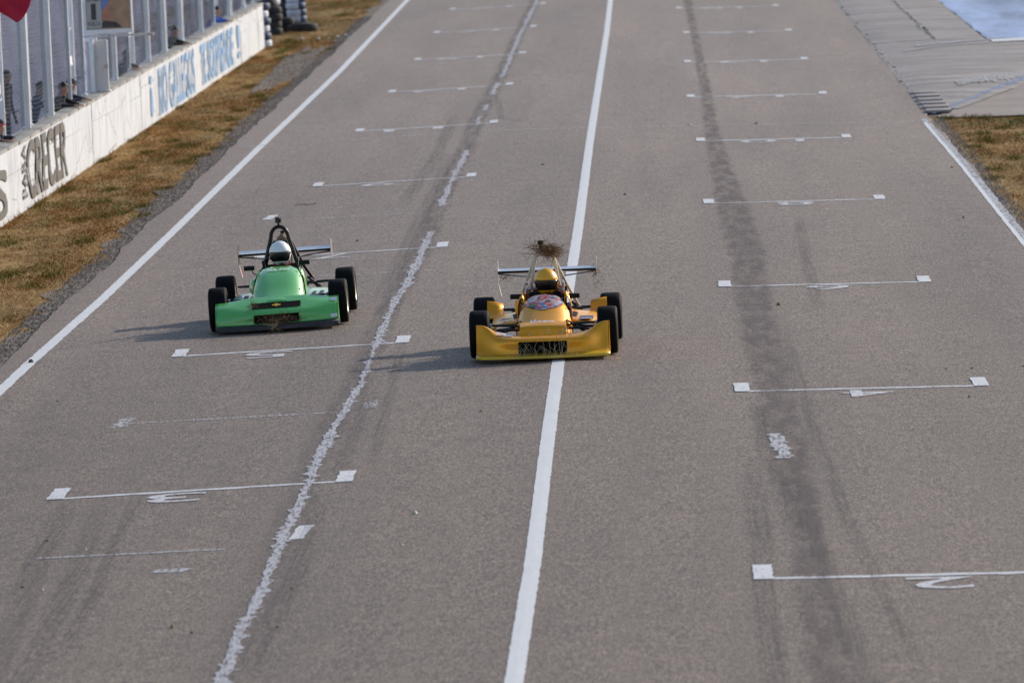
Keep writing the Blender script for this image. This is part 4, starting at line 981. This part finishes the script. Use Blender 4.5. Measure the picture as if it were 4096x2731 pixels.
# ---- green car
car, nf, cw = formula_car(green); GCAR = car
g = G(); g.grid([[nf(x, v + 0.35*(abs(x)/.31)**2*0, 0.007) for x in np.linspace(-.315, .315, 15)] for v in np.linspace(13.0, 17.2, 6)]); slot = g.build('nose_slot', 'dark_grille', car, 60)
bow = [(-.055, .25), (-.018, .25), (-.018, 0), (.018, 0), (.018, .25), (.055, .25), (.055, .75), (.018, .75), (.018, 1), (-.018, 1), (-.018, .75), (-.055, .75)]
g = G(); g.add([nf(x-.0, 14.2+2.0*v, 0.012) for x, v in bow], [(0, 1, 10, 11), (2, 3, 8, 9), (4, 5, 6, 7), (1, 2, 9, 10), (3, 4, 7, 8)]); g.build('emblem', 'emblem_gold', slot, 0)
text_obj('lettering', 'AMANDA', lambda u, v: cw(0.41+0.10*v, math.pi*(0.565-0.13*u), 0.014), 'sticker_white', car, 0.03, 0.15, 1)
for s in (-1, 1):
    g = G(); rows = []
    for y in np.linspace(.55, 1.75, 7):
        t = (y-.55)/1.2; zt = .30+.06*math.sin(t*2.2); rows.append([(s*.30, y, zt+.05), (s*.36, y, zt+.03), (s*.60, y, zt), (s*.655, y, zt-.03), (s*.66, y, .07)])
    g.grid(rows); pod = g.build('sidepod', 'pale_green_paint' , car, 40, .01)
    for k in range(2):
        q = G(); x0 = s*(.40+.10*k); q.add([(x0, .62, .345), (x0+.055, .62, .345), (x0+.055, 1.05, .365), (x0, 1.05, .365)], [(0, 1, 2, 3)]); q.build('stripe', 'grey_splitter', pod, 0, .004)
g = G(); rows = [[(-.33-.075*math.sin(a)*k, y, .50+.115*math.cos(a)*(0.3+0.7*k)) for a in np.linspace(-.1, math.pi+.1, 9)] for y, k in ((.42, .25), (.50, .8), (.62, 1.0), (.85, 1.0), (1.1, .7), (1.3, .2))]
g.grid(rows); g.build('intake_bulge', 'green_paint', car, 60)
# roll hoop
hoop = [(-.29, 1.42, .20), (-.255, 1.42, .55), (-.16, 1.42, .92)] + [(-.115*math.cos(t), 1.42, 1.08+.145*math.sin(t)) for t in np.linspace(0, math.pi, 11)] + [(.16, 1.42, .92), (.255, 1.42, .55), (.29, 1.42, .20)]
g = G(); g.tube(hoop, 0.027, 10); g.build('roll_hoop', 'black_metal', car, 50)
for s in (-1, 1):
    g = G(); g.tube([(s*.13, 1.43, 1.06), (s*.27, 1.85, .66), (s*.40, 2.12, .40)], .020, 8); g.build('hoop_stay', 'black_metal', car, 50)
    g = G(); g.tube([(s*.20, 1.42, .78), (s*.28, 1.05, .62)], .017, 8); g.build('hoop_brace', 'black_metal', car, 50)
g = G(); g.tube([(-.25, 1.42, .58), (.25, 1.42, .58)], .018, 8); g.build('hoop_crossbar', 'black_metal', car, 50)
g = G(); g.lathe([(0, .001), (0, .075), (.05, .078), (.07, .06), (.085, .03), (.11, .028), (.115, .001)], (.02, 1.68, 1.01), 'Z', 16); tank = g.build('catch_tank', 'tan_tank', car)
g = G(); g.lathe([(0, .001), (0, .03), (.035, .028), (.035, .001)], (.03, 1.68, 1.12), 'Z', 12); g.build('tank_cap', 'black_plastic', tank)
g = G(); g.box((.0, 1.55, .82), (.22, .16, .44), bev=.04); g.build('airbox', 'black_plastic', car)
g = G(); g.box((0, 1.41, 1.305), (.08, .05, .06), bev=.006); cm = g.build('action_camera', 'grey_splitter', car)
g = G(); g.lathe([(-.015, .001), (-.015, .014), (0, .016), (0, .001)], (.014, 1.385, 1.305), 'Y', 12); g.build('lens', 'visor', cm)
g = G(); g.box((0, 1.41, 1.258), (.025, .025, .05)); g.box((-.01, 1.41, 1.342), (.05, .035, .014)); g.build('mount', 'black_plastic', cm)
for v0, v1, nm in ((2.2, 5.0, 'silver_tape'), (15.5, 18.5, 'silver_tape')):
    g = G(); g.grid([[nf(x, v, .006) for x in np.linspace(.70, .785, 4)] for v in np.linspace(v0, v1, 4)]); g.build(nm, 'tape_silver', car, 60)

# ---- yellow car
car, nf, cw = formula_car(gold); YCAR = car
g = G(); rows = []
for x in np.linspace(-.275, .275, 9):
    c = 0.012*(1-(x/.275)**2)
    rows.append([(x, -.50, .27), (x, -.475, .285), (x, -.455, .34+c), (x, -.44, .375+c), (x, -.415, .392+c), (x, -.25, .408+c), (x, -.08, .415+c)])
g.grid(rows); g.add(rows[0]+[(-.275, -.08, .27)], [tuple(range(8))]); g.add(rows[-1]+[(.275, -.08, .27)], [tuple(range(8))]); g.build('nose_box', 'gold_paint', car, 40)
g = G(); rows = []
for i in range(9):
    s = i/8; hwid = .235*(1-(1-s)**2.2)**.5 if i else .02
    y = .20+.52*s; a_max = math.acos(min(1, hwid/.30)**1.25); rows.append([cw(y + 0.02*math.cos(k*math.pi/6)*0, a, .008) for k, a in enumerate(np.linspace(a_max, math.pi-a_max, 13))])
g.grid(rows); g.build('cockpit_panel', 'sticker_patchwork', car, 60)
text_obj('lettering', 'Mosca', lambda u, v: cw(-0.26+0.19*v, math.pi*(0.64-0.25*u), 0.012), 'sticker_white', car, 0.02, 0.3, 1)
text_obj('race_number', '1', lambda u, v: nf(-.56+.20*u, 15.0+5.0*v, .007), 'sticker_white', car, 0.06)
for s in (-1, 1):
    g = G(); rows = []
    for y in np.linspace(.48, 1.82, 9):
        t = (y-.48)/1.34; zt = .32+.06*math.sin(t*2.4); rows.append([(s*.30, y, zt+.06), (s*.36, y, zt+.05), (s*.58, y, zt+.02), (s*.65, y, zt-.02), (s*.665, y, zt-.08), (s*.665, y, .07)])
    g.grid(rows); pod = g.build('sidepod', 'gold_paint', car, 45, .01)
    g = G(); rows = []
    for k in range(7):
        t = k/6; rows.append([(s*(.52+.02*t), 1.56+.26*t, .365+.15*t**1.8), (s*.63, 1.56+.26*t, .36+.18*t**1.8), (s*.735, 1.56+.26*t, .355+.20*t**1.8)])
    g.grid(rows); g.add([(s*.735, 1.56+.26*k/6, .355+.20*(k/6)**1.8) for k in range(7)]+[(s*.735, 1.82, .20), (s*.735, 1.56, .20)], [tuple(range(9))]); g.build('wheel_deflector', 'gold_paint', car, 45, .008)
    g = G(); g.grid([[(s*(.285+.03*k), -.06+.05*j, .385+.035*math.sin(j*1.3)-.03*k) for k in range(3)] for j in range(4)]); g.build('brake_scoop', 'gold_paint', car, 60, .006)
    g = G(); g.add([(s*.33, .50, .33), (s*.345, .50, .34), (s*.40, .95, .44), (s*.33, .95, .46)], [(0, 1, 2, 3)]); g.build('pod_intake', 'black_plastic', car, 0, .01)
text_obj('lettering', 'EL', lambda u, v: (.44+.13*u, .58+.28*v, .392), 'sticker_white', car, 0.05)
g = G(); g.add([(.425, .55, .388), (.585, .55, .385), (.585, .89, .40), (.425, .89, .403)], [(0, 1, 2, 3)]); g.build('decal_backing', 'sticker_navy', car, 0, .002)
g = G(); g.add([(-.56, .60, .395), (-.50, .66, .40), (-.44, .70, .405), (-.40, .80, .41), (-.47, .76, .407), (-.51, .84, .405), (-.53, .72, .40)], [tuple(range(7))]); g.build('dark_decal', 'sticker_navy', car, 0, .002)
g = G(); g.add([(-.37, .98, .07), (-.30, .98, .07), (-.30, 1.05, .60), (-.365, 1.05, .60)], [(0, 1, 2, 3)]); g.build('side_fairing', 'gold_paint', car, 0, .02)
hoop = [(-.215, 1.42, .25), (-.19, 1.42, .60), (-.135, 1.42, .98)] + [(-.115*math.cos(t), 1.42, 1.06+.09*math.sin(t)) for t in np.linspace(0, math.pi, 9)] + [(.135, 1.42, .98), (.19, 1.42, .60), (.215, 1.42, .25)]
g = G(); g.tube(hoop, 0.022, 10); g.build('roll_hoop', 'cream_tube', car, 50)
for s in (-1, 1):
    g = G(); g.tube([(s*.12, 1.44, 1.07), (s*.26, 1.72, .72), (s*.385, 2.0, .44)], .019, 8); g.build('hoop_stay', 'cream_tube', car, 50)
    g = G(); g.box((s*.385, 2.0, .42), (.05, .05, .06), bev=.01); g.build('stay_bracket', 'rim_metal', car)
g = G(); g.tube([(-.19, 1.42, .72), (.19, 1.42, .72)], .018, 8); g.build('hoop_crossbar', 'cream_tube', car, 50)
g = G(); g.box((-.04, 1.40, 1.275), (.068, .045, .052), bev=.006); cm = g.build('action_camera', 'black_plastic', car)
g = G(); g.lathe([(-.015, .001), (-.015, .013), (0, .015), (0, .001)], (-.03, 1.378, 1.275), 'Y', 12); g.build('lens', 'visor', cm)
g = G(); g.box((-.04, 1.40, 1.22), (.02, .02, .07)); g.build('mount', 'black_plastic', cm)
text_obj('lettering', 'JC', lambda u, v: (-.245+.075*u, 1.085, .72+.07*v), 'sticker_white', car, 0.05)
g = G(); g.tube([(.22, 1.30, .85), (.25, 1.22, .80), (.27, 1.15, .70), (.29, 1.25, .62)], .007, 6); g.build('hose', 'black_metal', car)

# ------------------------------------------------------------------ DRIVERS
def driver(label, car_loc, car_rot, suit, helmet_mat, trim, hx=0.0, hz=0.80, belts='cloth_red', turn=0.0):
    t = thing('person', label, 'person', car_loc, car_rot)
    V = [(hx*.3, 1.20, .22), (hx*.5, 1.28, .42), (hx*.8, 1.26, .60), (hx, 1.20, .71), (hx, 1.17, hz), (hx, 1.17, hz+.06)]
    E = [(0, 1), (1, 2), (2, 3), (3, 4), (4, 5)]; Rr = [(.15, .11), (.15, .11), (.165, .11), (.06, .06), (.08, .09), (.07, .08)]
    def chain(st, pts, rs):
        k = st
        for p, r in zip(pts, rs): V.append(tuple(p)); Rr.append(r); E.append((k, len(V)-1)); k = len(V)-1
        return k
    for s in (-1, 1):
        w = chain(2, [(s*.165, 1.26, .63), (s*.20, 1.08, .50), (s*.13, .92, .58)], [.06, .045, .032])
        p = chain(w, [(s*.13, .885, .60)], [(.035, .025)])
        for k in range(4): chain(p, [(s*(.135+.0*k), .86, .615-.019*k), (s*.115, .845, .613-.019*k), (s*.10, .86, .61-.019*k)], [.010, .009, .008])
        chain(p, [(s*.105, .885, .63), (s*.09, .875, .635)], [.011, .009])
        chain(0, [(s*.09, 1.05, .22), (s*.11, .60, .36), (s*.09, .15, .24), (s*.09, .06, .30)], [.085, .06, .045, .035])
    me = skin_mesh('body', V, E, Rr, [suit], lambda c: 0, 2); link('body', me, t)
    # helmet: shell with chin bar and visor opening
    c = Vector((hx, 1.165, hz+.035)); Rx, Ry, Rz = .146, .165, .168
    def hpt(el, az, k=1.0):   # az 0 = forward (-y)
        el_, z = el, math.sin(el)
        taper = 1.0 if z > -.2 else 1.0-.16*(-z-.2)
        x = math.cos(el)*math.sin(az)*Rx*k*taper; y = -math.cos(el)*math.cos(az)*Ry*k*taper; zz = z*Rz*k
        if turn: x, y = x*math.cos(turn)-y*math.sin(turn), x*math.sin(turn)+y*math.cos(turn)
        return c+Vector((x, y, zz))
    els = np.linspace(-1.12, 1.5707, 20); azs = np.linspace(-math.pi, math.pi, 41)
    def skip(i, j):
        e = (els[i]+els[i+1])/2; a = (azs[j]+azs[j+1])/2; return abs(a) < 1.15 and -.56 < e < .12
    g = G(); g.grid([[hpt(e, a) for a in azs] for e in els], skip=skip); hel = g.build('helmet', helmet_mat, t, 60, .012)
    g = G(); g.grid([[hpt(e, a, .995) for a in np.linspace(-1.2, 1.2, 21)] for e in np.linspace(-.60, .16, 9)]); g.build('visor', 'visor', hel, 60, .004)
    for s in (-1, 1):
        g = G(); p = hpt(.04, s*1.28, 1.0); g.lathe([(-.006, .001), (-.006, .016), (.006, .016), (.006, .001)], tuple(p), 'X', 12); g.build('visor_pivot', trim, hel)
    for k in range(5):
        g = G(); p = hpt(-.86, -.30+.15*k+.25, 1.005); g.box(tuple(p), (.006, .012, .03), rotm(x=.6)); g.build('chin_vent', trim, hel)
    for s in (-1, 1):
        g = G(); pts = [(hx+s*.09, 1.36, .745), (hx+s*.085, 1.26, .755), (hx+s*.075, 1.15, .70), (hx+s*.06, 1.10, .58)]
        rows = [[(p[0]-.022, p[1], p[2]), (p[0]+.022, p[1], p[2])] for p in pts]; g.grid(rows); g.build('belt', belts, t, 40, .006)
    return t
driver('driver in white helmet and dark suit seated in the green race car', green['loc'], GC_ROT, 'cloth_black', 'white_helmet_paint', 'black_metal', 0.005, .85, 'cloth_red', -.06)
driver('driver in yellow helmet seated in the gold race car', gold['loc'], gold['rot'], 'cloth_black', 'gold_helmet_paint', 'black_metal', 0.02, .775, 'cloth_black')

# ------------------------------------------------------------------ TWIGS AND WEEDS
def twigs(name, label, car, c, size, n, mats, seed, up=0.0, leafn=0, L=(.06, .2)):
    r = np.random.default_rng(seed); t = thing(name, label, 'twigs', car.location, car.rotation_euler)
    g = G()
    for _ in range(n):
        p = Vector(c)+Vector(r.normal(0, 1, 3)*size*.5); d = Vector(r.normal(0, 1, 3)); d.z = d.z*.5+up; d.normalize(); l = r.uniform(*L)
        m = p+d*l*.5+Vector(r.normal(0, .012, 3)); q = p+d*l+Vector(r.normal(0, .02, 3)); g.tube([p, m, q], [.0028, .0024, .0014], 3, False)
    a = g.build('stems', mats[0], t, 0); a['kind'] = 'stuff'
    if leafn:
        g = G()
        for _ in range(leafn):
            p = Vector(c)+Vector(r.normal(0, 1, 3)*size*.45); a_ = Vector(r.normal(0, 1, 3)).normalized()*r.uniform(.004, .012); b = Vector(r.normal(0, 1, 3)).normalized()*r.uniform(.003, .008)
            g.add([p, p+a_+b, p+2*a_, p+a_-b], [(0, 1, 2, 3)])
        a = g.build('leaves', mats[1], t, 0); a['kind'] = 'stuff'
    return t
twigs('twig_clump', 'olive half of the dry twig clump on the yellow car hoop, around the camera', YCAR, (0.0, 1.41, 1.19), np.array([.17, .10, .075]), 150, ('twig_brown', 'twig_olive'), 1, 0.1, 900, (.05, .2))
twigs('twig_clump', 'browner half of the dry twig clump over the yellow car hoop, right side', YCAR, (0.10, 1.40, 1.15), np.array([.14, .10, .09]), 110, ('twig_brown', 'twig_tan'), 21, 0.05, 1000, (.04, .14))
twigs('twig_spray', 'few dry twigs hanging from the yellow car rear wing right end', YCAR, (.60, 2.40, .82), np.array([.05, .1, .13]), 26, ('twig_brown', 'twig_brown'), 2, -.2, 60, (.04, .12))
twigs('twig_tuft', 'tiny seed heads caught under the yellow car rear wing left end', YCAR, (-.52, 2.38, .79), np.array([.08, .05, .03]), 10, ('twig_brown', 'twig_olive'), 12, 0, 40, (.03, .06))
twigs('weed_tangle', 'tangle of dry weeds caught in the green car nose opening', GCAR, (.0, -.79, .15), np.array([.26, .025, .07]), 150, ('twig_brown', 'twig_olive'), 3, 0, 160, (.05, .14))
twigs('weed_sprig', 'dry weed sprig stuck on the left of the green car nose', GCAR, (-.28, -.62, .33), np.array([.06, .05, .04]), 24, ('twig_brown', 'twig_brown'), 4, .2, 40, (.05, .13))
twigs('weed_bunch', 'straw coloured bunch hanging below the green car nose opening', GCAR, (-.02, -.82, .09), np.array([.05, .02, .05]), 50, ('straw', 'straw'), 8, 0, 60, (.05, .12))
r = np.random.default_rng(5); t = thing('straw_stalks', 'pale dry straw stalks standing across the yellow car nose', 'straw', YCAR.location, YCAR.rotation_euler); g = G()
for _ in range(44):
    x = r.normal(0, .26); x = max(-.42, min(.5, x)); h = r.uniform(.08, .20) if r.random() < .8 else r.uniform(.25, .36); p = Vector((x, -.85, .05)); q = Vector((x+r.normal(0, .03), -.82, .05+h*.5)); s = Vector((x+r.normal(0, .05), -.78+.2*max(0, h-.25), .05+h))
    g.tube([p, q, s], [.0022, .0018, .0012], 3, False)
    if h > .2:
        for k in range(7):
            b = s+Vector(r.normal(0, .02, 3)); g.tube([q.lerp(s, r.uniform(.4, 1)), b], [.0018, .0012], 3, False)
o = g.build('stalks', 'straw', t, 0); o['kind'] = 'stuff'

# ------------------------------------------------------------------ SMALL THINGS LYING ON THE TRACK
def bit(name, label, cat, x, y, r, mat, group=None, flat=0.5):
    g = G(); q = RNG.uniform(.7, 1.2, 7)
    vs = [(r*q[k]*math.cos(k*math.pi/3), r*q[k]*math.sin(k*math.pi/3), 0) for k in range(6)] + [(0, 0, r*flat*1.6)] + [(r*.6*q[k]*math.cos(k*math.pi/3), r*.6*q[k]*math.sin(k*math.pi/3), r*flat*1.2) for k in range(6)]
    fs = [(k, (k+1) % 6, 7+(k+1) % 6, 7+k) for k in range(6)] + [(7+k, 7+(k+1) % 6, 6) for k in range(6)]
    g.add(vs, fs); o = g.build(name, mat, None, 40); o.location = (x, y, gz(x)+.004); tag(o, label, cat, group)
bit('stone', 'small dark stone lying on the left white edge line', 'stone', -8.03, 90.1, .035, 'stone_dark', None, .8)
bit('paper_scrap', 'pale scrap on the asphalt left of the centre line in the foreground', 'scrap', -2.50, 68.6, .035, 'scrap_pale')
bit('paper_scrap', 'tiny pale scrap below the larger one left of the centre line', 'scrap', -2.53, 65.8, .016, 'scrap_pale')
bit('leaf', 'small olive leaf clump on the dark band at right', 'leaf', 1.46, 93.3, .04, 'leaf_olive')
for x, y, m, r in [(-5.56, 67.1, 'scrap_pale', .018), (-6.0, 68.1, 'leaf_olive', .022), (-5.9, 64.2, 'stone_dark', .022), (-5.7, 63.9, 'scrap_pale', .016), (-4.3, 60.4, 'leaf_olive', .025), (-3.4, 62.8, 'leaf_olive', .02), (-3.38, 59.9, 'stone_dark', .02), (-4.1, 59.9, 'stone_dark', .02), (-2.1, 79.2, 'leaf_olive', .018), (-4.7, 110, 'stone_dark', .03), (-2.1, 128, 'stone_dark', .035), (-0.6, 118, 'stone_dark', .03), (3.2, 82.9, 'stone_dark', .02), (3.5, 82.9, 'stone_dark', .02), (4.1, 83.0, 'stone_dark', .02), (3.3, 79.2, 'stone_dark', .02), (4.6, 110, 'stone_dark', .03), (5.0, 123.5, 'stone_dark', .03), (1.9, 140, 'stone_dark', .04), (0.6, 140.2, 'scrap_pale', .04), (-7.6, 71, 'stone_dark', .02), (-7.2, 84, 'stone_dark', .02)]:
    bit('debris', 'tiny bit of debris lying on the asphalt', 'debris', x, y, r, m, 'bits of debris on the track')
g = G(); g.tube([(-.16, 0, .01), (-.05, .06, .02), (.08, -.02, .012), (.2, .05, .02)], .006, 5); o = g.build('twig', 'twig_brown'); o.location = (-6.0, 120.2, gz(-6)+.004); tag(o, 'thin bent twig on the asphalt behind the green car', 'twig')
for i, (x, y) in enumerate([(-9.3, 198.4), (-9.0, 197.9), (-8.8, 199.0), (-9.8, 199.2), (-8.6, 199.6)]):
    bit('stone', ['second pale stone from the left in the far grass', 'third pale stone from the left in the far grass', 'fourth pale stone from the left in the far grass', 'leftmost pale stone in the far grass near the tyres', 'rightmost pale stone in the far grass by the track'][i], 'stone', x, y, RNG.uniform(.04, .07), 'chalk_stone', 'pale stones in the far grass', .5)
